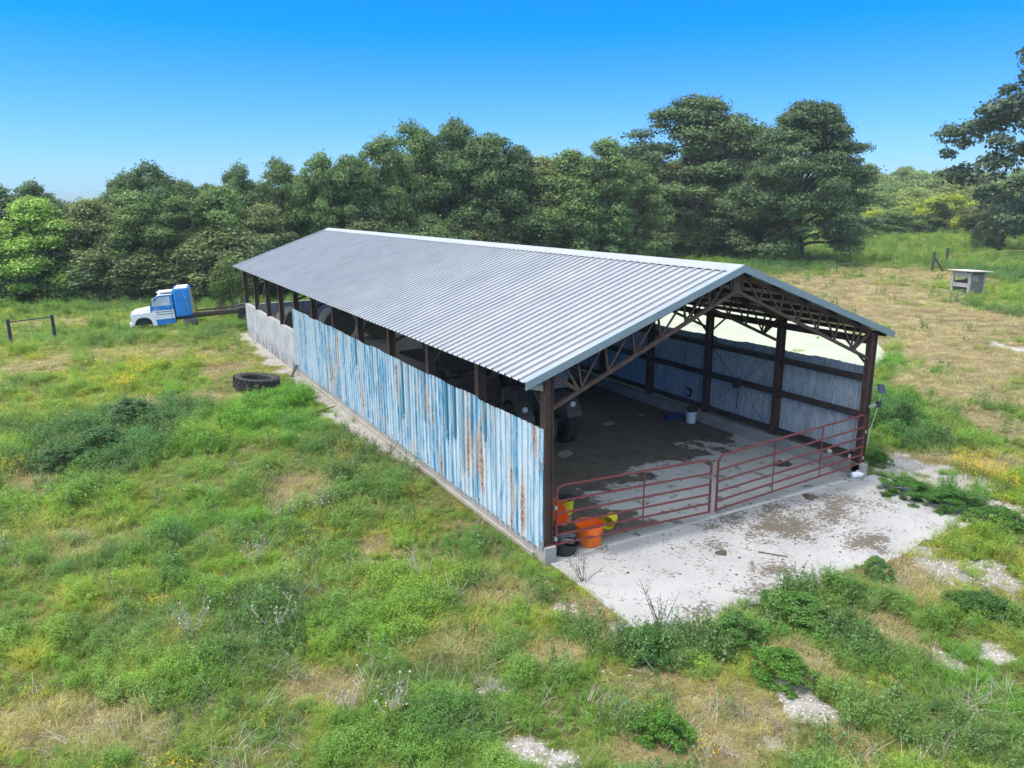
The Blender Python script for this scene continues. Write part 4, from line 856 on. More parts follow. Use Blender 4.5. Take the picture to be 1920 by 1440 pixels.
def trailer():
    r = empty('flatbed_trailer', 'dark flatbed trailer with one pair of tyres showing behind the blue wall', 'trailer', (4.75, 15.0, 0), R_(3))
    MB().box((-1.15, -2.3, .92), (1.15, 2.3, 1.04)).build('deck', M('dark_planks', (.05, .045, .04), (.03, .027, .025), 4, .9), r)
    m = MB()
    for s in (-.55, .55): m.box((s-.05, -2.25, .72), (s+.05, 2.25, .918))
    m.beam((-.55, -2.2, .8), (0, -3.3, .6), .08, .12); m.beam((.55, -2.2, .8), (0, -3.3, .6), .08, .12); m.tube([(-1., -.95, .42), (1., -.95, .42)], .05, 8); m.build('chassis', DKM, r)
    for s in (-1, 1): wheel(r, .43, .24, .24, s*.98, -.95, .43, 0, 0.)
trailer()
def bale(x, y, rz, lab):
    t = NT('baled_hay') if 'hay' not in _mc else None
    if t:
        n = t.noise(t.vec((1, 1, 1)), 14, 6, .7); px, py, pz = t.sep(); c = t.mix(t.ramp(n, [(.3, 0.), (.7, 1.)]), (.20, .155, .09), (.11, .085, .05)); t.bump(n, .8, .03); _mc['hay'] = t.fin(c, .95, 0, .1)
        t = NT('net_wrapped_hay'); n = t.noise(t.obj(), 12, 6, .7); c = t.mix(t.ramp(n, [(.3, 0.), (.7, 1.)]), (.30, .30, .25), (.20, .20, .16)); t.bump(n, .6, .03); _mc['haywrap'] = t.fin(c, .95, 0, .1)
    r = empty('hay_bale', lab, 'hay bale', (x, y, 0), rz, 'round hay bales in the back of the barn'); q = Matrix.Translation((0, .7, .83))@Matrix.Rotation(math.pi/2, 4, 'X')
    MB().lathe([(.80, -.0), (.835, .06), (.84, .7), (.835, 1.34), (.80, 1.4)], 36, mat=q).build('wrap', _mc['haywrap'], r, smooth=True)
    m = MB(); m.lathe([(.01, .03), (.3, .01), (.805, -.0)], 36, mat=q); m.lathe([(.01, 1.37), (.3, 1.39), (.805, 1.4)], 36, mat=q); m.build('end_face', _mc['hay'], r)
bale(1.75, 28.3, R_(2), 'round hay bale nearest the left concrete wall at the back'); bale(3.75, 27.2, R_(-3), 'larger looking round hay bale in the middle of the back row'); bale(5.75, 26.6, R_(-4), 'round hay bale farthest right in the back of the barn')

def tub(mat, R=.305, H=.46, r0=.25, name='muck_tub', lab='', loc=(0, 0, 0), rot=(0, 0, 0), hand=True, cat='tub', grp=None, th=.012, lip=.012):
    r = empty(name, lab, cat, loc, rot[2], grp, rot[0], rot[1])
    MB().lathe([(.001, .0), (r0-.02, 0), (r0, .02), (R, H-.02), (R+lip, H-.02), (R+lip, H), (R-th, H), (r0-th, .03), (.001, .02)], 36).build('body', mat, r, smooth=True)
    if hand:
        for s in (-1, 1): MB().tube([(s*(R+.0), -.09, H-.06), (s*(R+.03), -.06, H+.01), (s*(R+.035), 0, H+.03), (s*(R+.03), .06, H+.01), (s*(R+.0), .09, H-.06)], .010, 6).build('handle', M('rope', (.55, .5, .42), None, 20, .9), r)
    return r
ORG = M('orange_plastic', (.90, .17, .012), (.80, .13, .01), 4, .42, 0, .03, spec=.5); YEL = M('yellow_plastic', (.78, .66, .02), (.65, .55, .02), 4, .45, 0, .03)
tub(ORG, loc=(1.17, .18, 0), lab='upright orange muck tub just inside the left gate', hand=False, rot=(0, 0, .3), grp='orange tubs by the left gate')
tub(ORG, loc=(.62, 1.12, .27), rot=(R_(42), R_(36), 0), lab='orange muck tub tipped on its side against the left post', grp='orange tubs by the left gate', hand=True)
tub(M('faded_orange_plastic', (.75, .33, .20), (.6, .26, .17), 4, .6), R=.25, H=.4, loc=(.42, 1.25, .22), rot=(R_(30), R_(-22), 0), lab='faded salmon tub leaning behind the tipped orange tub', grp='orange tubs by the left gate', hand=False)
def bucket(loc, rot, lab, mark=False, mat=None, lid=None):
    r = tub(mat or YEL, .15, .36, .13, 'bucket', lab, loc, rot, False, 'bucket', 'buckets kept inside the gates', .004, .008)
    if mark:                                      # black printing on the side
        ink = M('black_ink', (.02, .02, .02), None, 9, .6, bump=0)
        for txt, z, s, a0 in (('K', .25, .07, 4.05), ('SCO', .12, .12, 4.35)):
            cu = bpy.data.curves.new('lettering', 'FONT'); cu.body = txt; cu.size = s; cu.extrude = .0008; cu.align_x = 'CENTER'; cu.materials.append(ink); tmp = bpy.data.objects.new('lettering', cu); COL.objects.link(tmp); bpy.context.view_layer.update(); me = bpy.data.meshes.new_from_object(tmp); bpy.data.objects.remove(tmp); o = bpy.data.objects.new('lettering', me); COL.objects.link(o); o.parent = r
            rad = .13+.02*z/.36+.004; o.location = (rad*math.cos(a0), rad*math.sin(a0), z); o.rotation_euler = (R_(90), 0, a0+math.pi/2)
        m = MB()
        for k in range(9): a = 4.6+k*.11; rad = .1375; m.box((rad-.002, -.004, .035), (rad+.003, .004, .10 if k % 3 else .13), rot=Matrix.Rotation(a, 3, 'Z'), c=(0, 0, .07)) if False else m.beam((rad*math.cos(a), rad*math.sin(a), .04), (rad*math.cos(a)*1.01, rad*math.sin(a)*1.01, .10 if k % 3 else .13), .012, .003, up=(math.cos(a), math.sin(a), 0))
        m.build('print', ink, r)
    if lid: MB().lathe([(.001, .36), (.16, .36), (.165, .365), (.165, .38), (.155, .385), (.15, .372), (.001, .37)], 30).build('lid', lid, r, smooth=True)
    return r
bucket((2.20, .76, .15), (R_(90), 0, R_(-55)), 'yellow bucket with black print lying on its side beside the upright orange tub', True)
bucket((1.62, 1.72, 0), (0, 0, 0), 'upright yellow bucket with black lid behind the orange tubs', False, None, BLACK)
o = MB().lathe([(.001, 0), (.15, 0), (.22, .02), (.235, .04), (.225, .045), (.15, .02), (.03, .02), (.02, .05), (.001, .055)], 32).build('feed_pan', BLACK, smooth=True); tag(o, 'shallow black feed pan resting on the yellow bucket behind the tubs', 'pan', loc=(1.60, 1.70, .39)); o.rotation_euler = (R_(-6), R_(8), 0)
o = MB().box((-.13, -.09, 0), (.13, .09, .34)).build('feed_sack', M('white_sack', (.62, .64, .68), (.4, .42, .5), 9, .8), bevel=.04); tag(o, 'small crumpled white and blue sack behind the tipped orange tub', 'sack', loc=(1.35, 2.15, 0), rz=.4)
r = tub(BLACK, .27, .26, .24, 'rubber_tub', 'low black rubber tub below the tipped orange tub', (.46, .12, .0), (R_(8), R_(12), 0), False, 'tub')
for i in range(3):
    m = MB(); m.tube([(.20*math.cos(a)+.02*i, .20*math.sin(a)*.7, .28+.035*i+.02*math.sin(a*2)) for a in [R_(10+32*k) for k in range(11)]], .012, 6); m.build('hose_coil', M('grey_hose', (.33, .32, .31), (.2, .2, .2), 9, .7), r, smooth=True)
r = bucket((9.12, 5.85, 0), (0, 0, 0), 'white and blue bucket with black bag on top by the right wall', False, M('white_bucket_plastic', (.70, .74, .78), (.6, .65, .7), 5, .5)); r.scale = (1.15, 1.15, 1.1)
MB().lathe([(.1325, .08), (.1425, .25)], 32).build('label_band', M('light_blue_label', (.10, .42, .68), (.5, .65, .75), 11, .5, thr=(.45, .6)), r, smooth=True)
def lump(name, lab, cat, loc, sx, sy, sz, mat, seed=1, rz=0):
    q = random.Random(seed); m = MB(); n = 16; rings = 7; vs = []; fs = []
    for i in range(rings):
        a = math.pi/2*i/(rings-1)
        for k in range(n): t = 6.2832*k/n; rr = math.cos(a)*(1+.22*math.sin(t*3+seed)+.12*q.uniform(-1, 1)); vs.append((rr*math.cos(t)*sx, rr*math.sin(t)*sy, max(0, math.sin(a)*sz*(1+.15*q.uniform(-1, 1)))))
    for i in range(rings-1):
        for k in range(n): fs.append((i*n+k, i*n+(k+1) % n, (i+1)*n+(k+1) % n, (i+1)*n+k))
    m.add(vs, fs); o = m.build(name, mat, smooth=True); tag(o, lab, cat, loc=loc, rz=rz); return o
lump('plastic_bag', 'black bag heaped on the white and blue bucket by the right wall', 'bag', (9.12, 5.85, .39), .17, .16, .22, BLACK, 3)
lump('tarp', 'crumpled dark blue tarp on the floor beside the white and blue bucket', 'tarp', (9.0, 6.6, 0), .42, .24, .16, M('blue_tarp', (.02, .06, .22), (.01, .03, .1), 9, .5), 4, .3)
lump('plastic_bag', 'black bag with a white scrap on the floor behind the right gate', 'bag', (8.5, 1.55, 0), .24, .17, .12, BLACK, 5)
o = MB().box((-.06, -.04, 0), (.06, .04, .03)).build('paper_scrap', M('white_paper', (.75, .75, .75), None, 9, .9), bevel=.01); tag(o, 'white scrap lying on the black bag behind the right gate', 'scrap', loc=(8.52, 1.55, .12), rz=.5)
r = empty('work_light', 'black work light hung above the bucket on the right wall', 'lamp', (9.42, 6.35, .75)); MB().box((-.05, -.12, 0), (.05, .12, .26), rot=Matrix.Rotation(.3, 3, 'X')).build('housing', BLACK, r, bevel=.02); MB().box((-.066, -.085, .06), (-.051, .085, .21), rot=Matrix.Rotation(.3, 3, 'X'), c=(0, 0, .13)).build('lens', M('dusty_glass', (.45, .47, .5), None, 9, .3), r)
def jug():
    r = empty('bleach_jug', 'white plastic jug lying on the pad at the foot of the right post', 'jug', (9.35, -.12, .085), R_(-20)); q = Matrix.Rotation(math.pi/2, 4, 'Y')
    MB().lathe([(.001, -.16), (.07, -.16), (.085, -.14), (.085, .06), (.06, .12), (.025, .16), (.022, .18), (.001, .18)], 20, mat=q).build('bottle', M('white_plastic', (.75, .77, .79), (.6, .62, .65), 6, .5), r, smooth=True)
    MB().lathe([(.001, .18), (.028, .18), (.028, .21), (.001, .212)], 14, mat=q).build('cap', M('grey_cap', (.4, .42, .45), None, 6, .5), r)
    MB().tube([(.10, 0, .07), (.06, 0, .11), (-.02, 0, .115), (-.05, 0, .08)], .012, 6).build('handle', M('white_plastic', (.75, .77, .79)), r, smooth=True)
jug()
o = MB().lathe([(.001, 0), (.045, 0), (.047, .005), (.047, .15), (.04, .16), (.001, .16)], 18).build('tin_can', M('pale_tin', (.6, .6, .58), (.45, .43, .4), 9, .5, .3), smooth=True); tag(o, 'pale can standing on the right curb next to the corner post', 'can', loc=(BW-.06, .24, .362))
o = MB().lathe([(.001, 0), (.05, .005), (.085, .05), (.085, .085), (.06, .12), (.001, .135)], 18).build('glass_jar', M('dirty_jar', (.45, .42, .38), (.6, .6, .58), 9, .4), smooth=True); tag(o, 'round dirty jar on the right curb, a step behind the pale can', 'jar', loc=(BW-.07, .85, .362))
for (x, y, sx_, sy_, rz, l) in ((6.75, 7.1, .26, .17, .4, 'flat pale cardboard piece on the dark barn floor beyond the tractor tyre'), (3.9, 5.3, .35, .2, .8, 'torn grey plastic sheet on the floor below the tractor tyre'), (8.3, 7.4, .13, .1, .2, 'small pale rag on the floor left of the blue tarp')):
    n = 9; m = MB(); top = [(sx_*math.cos(6.283*k/n)*rnd.uniform(.75, 1.15), sy_*math.sin(6.283*k/n)*rnd.uniform(.75, 1.15)) for k in range(n)]; m.prism(top, .002, .012, axis='z'); o = m.build('floor_scrap', M('pale_scrap', (.34, .33, .30), (.22, .21, .19), 12, .9)); tag(o, l, 'scrap', loc=(x, y, 0), rz=rz)
def fan():
    x = BW-.16
    r = empty('wall_fan', 'small dark fan with looped cord fixed to the right wall girt', 'fan', (x, 4.2, 1.62)); MB().lathe([(.02, 0), (.13, .01), (.15, .05), (.13, .10), (.03, .12)], 20, mat=Matrix.Rotation(-math.pi/2, 4, 'Y')).build('cage', BLACK, r, smooth=True); MB().box((-.02, -.04, -.02), (.05, .04, .18)).build('motor', DKM, r)
    o = MB().tube([(-.05, .13*math.cos(a*.4), -.28+.17*math.sin(a*.4)) for a in range(17)], .008, 6).build('cord', M('grey_hose', (.3, .3, .3)), r, smooth=True)
    r = empty('pitchfork', 'pitchfork hanging tines down on the right wall below the fan', 'pitchfork', (x-.02, 4.15, .62)); MB().tube([(0, 0, 1.0), (0, .02, .28)], .014, 6).build('shaft', M('dark_wood', (.06, .05, .04), None, 9, .8), r)
    m = MB()
    for k in range(4): yy = -.09+.06*k; m.tube([(0, .02, .28), (0, yy, .24), (-.02, yy, .0)], .006, 5)
    m.build('tines', DKM, r)
fan()
def solar():
    r = empty('solar_light', 'solar flood light with small tilted panel strapped to the right front post', 'solar light', (BW+.10, -.12, 2.35))
    MB().box((.02, -.14, -.12), (.25, -.11, .12), rot=Matrix.Rotation(R_(-28), 3, 'X')@Matrix.Rotation(R_(14), 3, 'Y')).build('panel', M('solar_cell', (.02, .028, .05), (.03, .04, .07), 20, .2), r, bevel=.006)
    MB().box((.005, -.155, -.135), (.265, -.137, .135), rot=Matrix.Rotation(R_(-28), 3, 'X')@Matrix.Rotation(R_(14), 3, 'Y'), c=(.135, -.115, 0)).build('panel_frame', STEEL, r) if False else None
    MB().beam((-.02, 0, .0), (.13, -.11, .0), .04, .05).build('bracket', STEEL, r)
    MB().box((.06, -.12, -.50), (.22, -.05, -.33)).build('lamp', BLACK, r, bevel=.015); MB().box((.075, -.126, -.485), (.205, -.121, -.345)).build('lens', M('dark_glass', (.05, .06, .08), None, 9, .2), r)
    MB().box((-.22, -.09, -.46), (.06, -.06, -.40)).build('strap', M('bright_strap', (.5, .5, .5), None, 9, .4, .5), r)
    MB().tube([(.13, -.11, -.12), (.14, -.10, -.3), (.02, -.12, -.6), (-.05, -.12, -.8), (-.16, -.12, -1.1), (-.19, -.12, -1.4)], .008, 5).build('cable', M('white_cable', (.6, .6, .58), None, 9, .6), r, smooth=True)
solar()

# ------------------------------------------------------------------ outside things
tx, ty = -2.15, 18.1
r = empty('lying_tyre', 'big worn black tractor tyre lying flat in the grass left of the barn', 'tyre', (tx, ty, float(terrain(tx, ty))+.27), .4, rx=R_(3), ry=R_(6))
tyre_parts(.88, .42, .56, r, 0, 0, 0, 26, .035, 'z')
def truck():
    WH = M('white_truck_paint', (.72, .74, .78), (.50, .50, .50), 9, .4, 0, .05, thr=(.5, .75)); BL_ = M('blue_truck_paint', (.012, .165, .52), (.02, .21, .60), 3, .4, 0, .05); CH = M('dull_chrome', (.5, .5, .52), (.35, .35, .36), 9, .35, .6)
    x, y = -5.35, 38.4; a = R_(9)
    r = empty('flatbed_truck', 'abandoned blue and white conventional truck with sleeper box and bare chassis, sunk in grass', 'truck', (x, y, float(terrain(x, y))+.10), math.pi-a+math.pi, rx=0); r.rotation_euler = (0, R_(-3.2), -a); r.scale = (.96, .96, .96)
    # local: +x runs to the tail, y towards far side negative near; near side is y=-1
    w = .98
    hood = [(.0, 1.42), (.05, 1.52), (1.12, 1.60), (1.12, 1.10), (.95, 1.05), (.0, 1.02)]
    m = MB(); m.prism([(0, 1.02), (.04, 1.32), (.14, 1.38), (1.14, 1.50), (1.14, .95), (0, .95)], -.80, .80); m.build('hood', WH, r, bevel=.04)
    m = MB()
    for s in (-1, 1):     # fenders with a wheel arch
        arch = [(.16+.50+.50*math.cos(t_), .62+.42*math.sin(t_)) for t_ in [R_(180-180*i/10) for i in range(11)]]
        m.prism([(.0, .58), (.0, 1.20), (.10, 1.26), (1.10, 1.32), (1.34, 1.12), (1.42, .46), (1.18, .46)]+arch[::-1][0:]+[(.12, .58)], s*.78, s*w)
    m.build('fender', WH, r)
    m = MB(); m.box((.05, -.76, .55), (1.2, .76, .96)); m.build('engine_bay', BLACK, r)
    MB().box((-.14, -1.0, .50), (.0, 1.0, .74)).build('bumper', WH, r, bevel=.03)
    m = MB(); 
    for k in range(5): m.box((-.02, -.62, .98+.085*k), (.01, .62, 1.02+.085*k))
    m.build('grille', CH, r)
    for s in (-1, 1): m = MB(); m.lathe([(.001, 0), (.09, 0), (.10, .02), (.085, .035), (.001, .04)], 18, mat=Matrix.Translation((.0, s*.78, 1.13))@Matrix.Rotation(-math.pi/2, 4, 'Y')); m.build('headlight', M('lamp_glass', (.75, .75, .72)), r)
    side = [(1.13, .44), (1.13, 1.58), (1.62, 2.22), (2.46, 2.26), (2.48, .44)]
    m = MB(); m.prism([(1.40, .44), (1.14, 1.10), (1.13, 1.58), (2.48, 1.60), (2.48, .44)], -.93, .93); m.build('cab', BL_, r, bevel=.03)
    # greenhouse: pillars and roof
    m = MB()
    for s in (-1, 1):
        m.beam((1.15, s*.90, 1.58), (1.64, s*.84, 2.20), .07, .07); m.beam((2.42, s*.90, 1.58), (2.40, s*.84, 2.20), .16, .07, up=(0, 1, 0)); m.beam((1.62, s*.85, 2.19), (2.46, s*.85, 2.22), .06, .08); m.beam((1.15, s*.915, 1.585), (2.46, s*.915, 1.60), .03, .06)
    m.build('window_frame', BL_, r)
    MB().prism([(1.56, 2.19), (1.64, 2.27), (2.0, 2.30), (2.48, 2.28), (2.48, 2.20)], -.86, .86).build('roof', WH, r, bevel=.02)
    GL = M('reflecting_glass', (.33, .38, .42), (.45, .5, .52), 3, .08, 0, 0)
    for s in (-1, 1): MB().add([(1.24, s*.90, 1.60), (2.36, s*.90, 1.61), (2.34, s*.855, 2.18), (1.66, s*.855, 2.17), (1.24, s*.89, 1.60), (2.36, s*.89, 1.61), (2.34, s*.845, 2.18), (1.66, s*.845, 2.17)], [(0, 1, 2, 3), (7, 6, 5, 4), (0, 4, 5, 1), (2, 6, 7, 3), (1, 5, 6, 2), (0, 3, 7, 4)]).build('side_window', GL, r)
    MB().add([(1.16, -.84, 1.60), (1.16, .84, 1.60), (1.62, .80, 2.17), (1.62, -.80, 2.17), (1.175, -.84, 1.60), (1.175, .84, 1.60), (1.635, .80, 2.17), (1.635, -.80, 2.17)], [(0, 1, 2, 3), (7, 6, 5, 4), (0, 4, 5, 1), (2, 6, 7, 3), (1, 5, 6, 2), (0, 3, 7, 4)]).build('windscreen', GL, r)
    MB().prism([(1.30, .80), (1.22, 1.34), (2.475, 1.34), (2.475, .80)], -.945, -.932).build('white_band', WH, r)
    d = empty; m = MB(); m.box((1.42, -.953, 1.23), (2.46, -.948, 1.27)); m.box((1.46, -.953, 1.08), (2.46, -.948, 1.12)); m.build('stripe', M('dark_stripe', (.02, .04, .10), None, 9, .5), r)
    m = MB(); m.box((2.30, -.951, .46), (2.315, -.947, 1.57)); m.box((1.38, -.951, .50), (1.395, -.947, .8)); m.build('door_seam', BLACK, r); MB().box((2.10, -.99, 1.52), (2.24, -.93, 1.55)).build('door_handle', CH, r, bevel=.01)
    r2 = MB(); r2.tube([(1.45, -.92, 1.72), (1.42, -1.15, 1.74), (1.40, -1.15, 2.14), (1.60, -.90, 2.18)], .014, 6); r2.box((1.34, -1.22, 1.68), (1.37, -1.06, 2.10)); r2.tube([(1.34, -1.0, 1.40), (1.52, -.98, 1.66), (1.68, -1.0, 1.40), (1.34, -1.0, 1.40)], .012, 6); r2.build('mirror', M('white_mirror', (.75, .75, .75), None, 9, .4), r)
    m = MB(); m.box((1.66, -.74, 2.40), (2.46, .74, 2.43)); m.beam((1.7, -.7, 2.28), (1.7, -.7, 2.40), .03, .03); m.beam((1.7, .7, 2.28), (1.7, .7, 2.40), .03, .03); m.tube([(1.62, -.55, 2.42), (1.95, -.55, 2.48)], .05, 8); m.build('roof_rack', WH, r)
    # sleeper box with rounded edges
    MB().box((2.55, -.99, .80), (3.52, .99, 2.62)).build('sleeper_box', BL_, r, bevel=.13)
    m = MB(); m.box((2.70, -.97, 2.56), (3.38, .97, 2.635)); m.build('sleeper_roof', WH, r, bevel=.06); m = MB(); m.box((3.44, -.90, .92), (3.532, .90, 2.46)); m.build('sleeper_back', STEEL, r, bevel=.02)
    m = MB(); m.tube([(3.28, -1.0, 1.1), (3.30, -1.04, 1.2), (3.26, -1.04, 2.0), (3.16, -1.0, 2.15)], .014, 6); m.box((2.85, -1.0, .95), (3.10, -.985, .975)); m.tube([(3.10, -1.0, .97), (3.12, -1.0, 1.1)], .012, 5); m.build('grab_rail', CH, r)
    FR = M('rusty_frame', (.10, .075, .06), (.05, .04, .035), 6, .85)
    m = MB()
    for s in (-.42, .42): m.box((.3, s-.05, .62), (7.6, s+.05, .84))
    m.box((3.6, -.85, .86), (7.6, -.75, .96)); m.box((3.6, .75, .86), (7.6, .85, .96))
    for k in range(7): m.box((3.7+k*.62, -.85, .845), (3.78+k*.62, .85, .859))
    m.tube([(3.72, -.8, .9), (3.72, -.8, 1.75)], .025, 6); m.tube([(3.72, .8, .9), (3.72, .8, 1.75)], .025, 6); m.build('chassis', FR, r)
    m = MB(); m.lathe([(.001, 0), (.28, 0), (.29, .03), (.29, .8), (.28, .83), (.001, .83)], 24, mat=Matrix.Translation((2.9, -.70, .42))@Matrix.Rotation(math.pi/2, 4, 'Y')); m.build('fuel_tank', DKM, r, smooth=True)
    for s in (-1, 1): wheel(r, .46, .26, .26, 6.6, s*.78, .40, 0, 0, 'y')
    for s in (-1, 1): m = MB(); m.prism([(6.05, .84), (6.2, 1.02), (6.6, 1.08), (7.0, 1.02), (7.15, .84), (7.1, .82), (6.6, 1.03), (6.1, .82)], s*.6, s*.95); m.build('mudguard', FR, r)
truck()
def hframe(loc, L, H, rz, r_post, r_rail, mat, lab, name='fence_brace', tilt=(0, 0), rail=.88, cat='fence'):
    r = empty(name, lab, cat, loc, rz)
    for i, x in enumerate((0, L)): MB().tube([(x, 0, -.3), (x, 0, H*.5), (x, 0, H)], [r_post, r_post, r_post*.96], 10).build('post', mat, r, smooth=True)
    MB().tube([(0, 0, H*rail), (L, 0, H*rail+.05)], r_rail, 8).build('rail', mat, r, smooth=True); return r
PIPE = M('dark_pipe', (.022, .026, .040), (.04, .04, .05), 6, .6, .2)
xa, ya = G(22, 648, 0); xb, yb = G(104, 638, 0); za = float(terrain(xa, ya)); hframe((xa, ya, za), math.hypot(xb-xa, yb-ya), 1.32, math.atan2(yb-ya, xb-xa), .085, .03, PIPE, 'pair of thick dark pipe posts joined by a thin rail in the left pasture')
xa, ya = G(1568, 516, 0); xb, yb = G(1601, 514, 0); hframe((xa, ya, float(terrain(xa, ya))), math.hypot(xb-xa, yb-ya), 1.05, math.atan2(yb-ya, xb-xa), .045, .045, M('rusty_pipe', (.10, .09, .05), None, 8, .8), 'low pipe frame standing in weeds behind the right roof slope', rail=.96)
xa, ya = G(224, 619, 0); o = MB().tube([(0, 0, -.2), (.02, 0, 1.0)], .022, 6).build('marker_post', M('rust_rod', (.16, .09, .05), None, 8, .8)); tag(o, 'thin rusty rod standing in the grass left of the truck bumper', 'post', loc=(xa, ya, float(terrain(xa, ya))))
def right_fence():
    WD = M('old_wood', (.085, .078, .062), (.045, .042, .035), 9, .9, 0, .5); ST = M('straw_rail', (.34, .28, .15), (.2, .17, .1), 9, .8)
    x, y = G(1748, 510, 0); z = float(terrain(x, y)); r = empty('brace_post', 'dark wooden corner post with a slanting brace in the right pasture', 'fence post', (x, y, z), YAW)
    MB().tube([(-.05, 0, -.3), (0, 0, 2.0)], .13, 9).build('post', WD, r, smooth=True); MB().tube([(1.1, 0, .1), (0.05, 0, 1.45)], .10, 8).build('brace', WD, r, smooth=True)
    x, y = G(1774, 494, 0); x2, y2 = G(1990, 486, 0); z = float(terrain(x, y)); L = math.hypot(x2-x, y2-y); r = empty('rail_fence', 'pale rail fence running out of the photo behind the wooden shed', 'fence', (x, y, z), math.atan2(y2-y, x2-x))
    MB().tube([(0, 0, -.3), (0, 0, 1.75)], .15, 9).build('post', WD, r, smooth=True)
    for k in range(1, 7): MB().tube([(L*k/6, 0, -.3), (L*k/6, 0, 1.15)], .045, 7).build('post', ST, r, smooth=True)
    for zz in (.45, 1.10): MB().tube([(0, 0, zz-.1), (L*.5, 0, zz+.1), (L, 0, zz+.05)], .045, 6).build('rail', ST, r, smooth=True)
right_fence()
def hut():
    x, y = G(1812, 549, 0); z = float(terrain(x, y)); GRY = M('grey_boards', (.36, .34, .31), (.20, .19, .17), 7, .9, 0, .5); RF = M('pale_roof_boards', (.56, .53, .49), (.42, .40, .37), 6, .85, 0, .2)
    r = empty('feeder_shed', 'small grey wooden shed with flat pale roof and an open window side', 'shed', (x, y, z), R_(-97))
    # local: +x right as seen, near corner at (0.5,-?)
    a, b, H = .70, .74, 1.62
    for px, py in ((-a, -b), (a, -b), (a, b), (-a, b)): MB().box((px-.09, py-.09, -.1), (px+.09, py+.09, H)).build('post', GRY, r)
    m = MB(); m.box((-a, -b-.03, 1.22), (a, -b+.03, H)); m.box((-a, -b-.05, .50), (a, -b+.03, .80)); m.build('front_board', GRY, r)
    m = MB(); m.box((-a, b-.03, 1.22), (a, b+.03, H)); m.box((-a, b-.03, .5), (a, b+.03, .80)); m.box((.35, b-.03, .80), (a, b+.03, 1.22)); m.build('back_board', GRY, r)
    m = MB()
    for k in range(6): m.box((a-.02, -b+.09+k*.218, .12), (a+.02, -b+.09+k*.218+.21, H))
    m.build('side_wall', M('shaded_side_boards', (.20, .18, .16), (.12, .11, .10), 7, .9, 0, .5), r); MB().box((a+.022, -.5, .95), (a+.035, .1, 1.35)).build('side_panel', GRY, r)  # shade of the side away from the sun painted in as darker boards
    MB().box((-a-.02, -b, .15), (-a+.02, b, .95)).build('side_wall', GRY, r)
    m = MB()
    for k in range(6): m.box((-a-.32+k*.36, -b-.30, H+.04), (-a-.32+k*.36+.353, b+.40, H+.10), rot=Matrix.Rotation(R_(-3), 3, 'X'), c=(0, 0, H+.08))
    m.build('roof', RF, r); MB().box((-a-.5, -b-.5, .02), (a-.1, -b-.32, .14)).build('skid', GRY, r)
hut()
# debris by the wall and the pad
for (p, q, rr, lab, mt) in (((-.18, 19.75, .38), (-.52, 19.35, -.02), .05, 'short dark board leaning where the blue sheets meet the concrete wall', RUSTD), ((-.35, 13.6, .05), (-1.25, 12.9, .12), .022, 'thin rusty rod lying from the gravel strip into the grass', M('rust_rod', (.16, .09, .05))), ((-.7, 16.8, .06), (-1.5, 16.7, .08), .05, 'flat dark stick in the grass right of the lying tyre', RUSTD), ((3.9, -1.9, .02), (4.25, -2.35, .015), .012, 'thin brown stick lying on the concrete pad', M('rust_rod', (.16, .09, .05)))):
    L = Vector(q)-Vector(p); m = MB(); m.tube([(0, 0, 0), L*.5, L], rr, 6) if rr < .03 else m.beam((0, 0, 0), L, rr*2.4, rr*.6); o = m.build('loose_stick', mt); tag(o, lab, 'stick', loc=p)
def dung(x, y, s, lab): lump('dung_pat', lab, 'dung', (x, y, 0.0), s, s*.8, .05, M('dung', (.105, .085, .06), (.06, .05, .035), 12, .95, 0, .6), int(x*10)+3, x)
dung(*G(1518, 932), .20, 'largest dark dung pat on the concrete pad in front of the right gate'); dung(*G(1353, 1037), .13, 'pale brown dung pat in the middle of the concrete pad')
m = MB()
for i in range(46):
    x, y = (rnd.gauss(4.3, .9), rnd.gauss(-2.6, .35)) if i < 16 else (rnd.uniform(.8, 9.2), rnd.uniform(-3.0, -.3)); s = rnd.uniform(.012, .04); vs = [(x+s*math.cos(a_*1.047)*rnd.uniform(.7, 1.2), y+s*math.sin(a_*1.047)*rnd.uniform(.7, 1.2), .002) for a_ in range(6)]+[(x, y, s*.7)]
    m.add(vs, [(k, (k+1) % 6, 6) for k in range(6)])
tag(m.build('dung_crumbs', M('dark_dung', (.045, .036, .028), (.09, .07, .05), 20, .95)), 'dark crumbs of dung strewn over the concrete pad', 'dung', kind='stuff')
def branchy(name, seed, h, sp, mat, lab, loc, n=9, cat='weed', heads=None, grp=None):
    q = random.Random(seed); r = empty(name, lab, cat, loc, q.uniform(0, 6), grp); m = MB(); tips = []
    for i in range(n):
        a = q.uniform(0, 6.28); l = h*q.uniform(.6, 1.1); p0 = Vector((q.uniform(-.05, .05), q.uniform(-.05, .05), -.02)); d = Vector((math.cos(a)*sp*q.uniform(.2, 1), math.sin(a)*sp*q.uniform(.2, 1), l)); p1 = p0+d*.5+Vector((q.uniform(-.04, .04), q.uniform(-.04, .04), 0)); p2 = p0+d
        m.tube([p0, p1, p2], [.007, .0055, .003], 5); tips.append(p2)
        for k in range(4):
            t = q.uniform(.35, .95); s = p0.lerp(p2, t); e_ = s+Vector((q.uniform(-1, 1)*.16, q.uniform(-1, 1)*.16, q.uniform(.03, .16)))*h*1.3; m.tube([s, e_], [.004, .002], 4); tips.append(e_)
    m.build('stems', mat, r)
    if heads:
        m = MB()
        for t in tips:
            if q.random() < .35: s = q.uniform(.010, .018); m.lathe([(.001, -s), (s*.8, -s*.6), (s, 0), (s*.7, s*.7), (.001, s)], 7, mat=Matrix.Translation(t))
        m.build('seed_heads', heads, r, smooth=True)['kind'] = 'stuff'
    return r
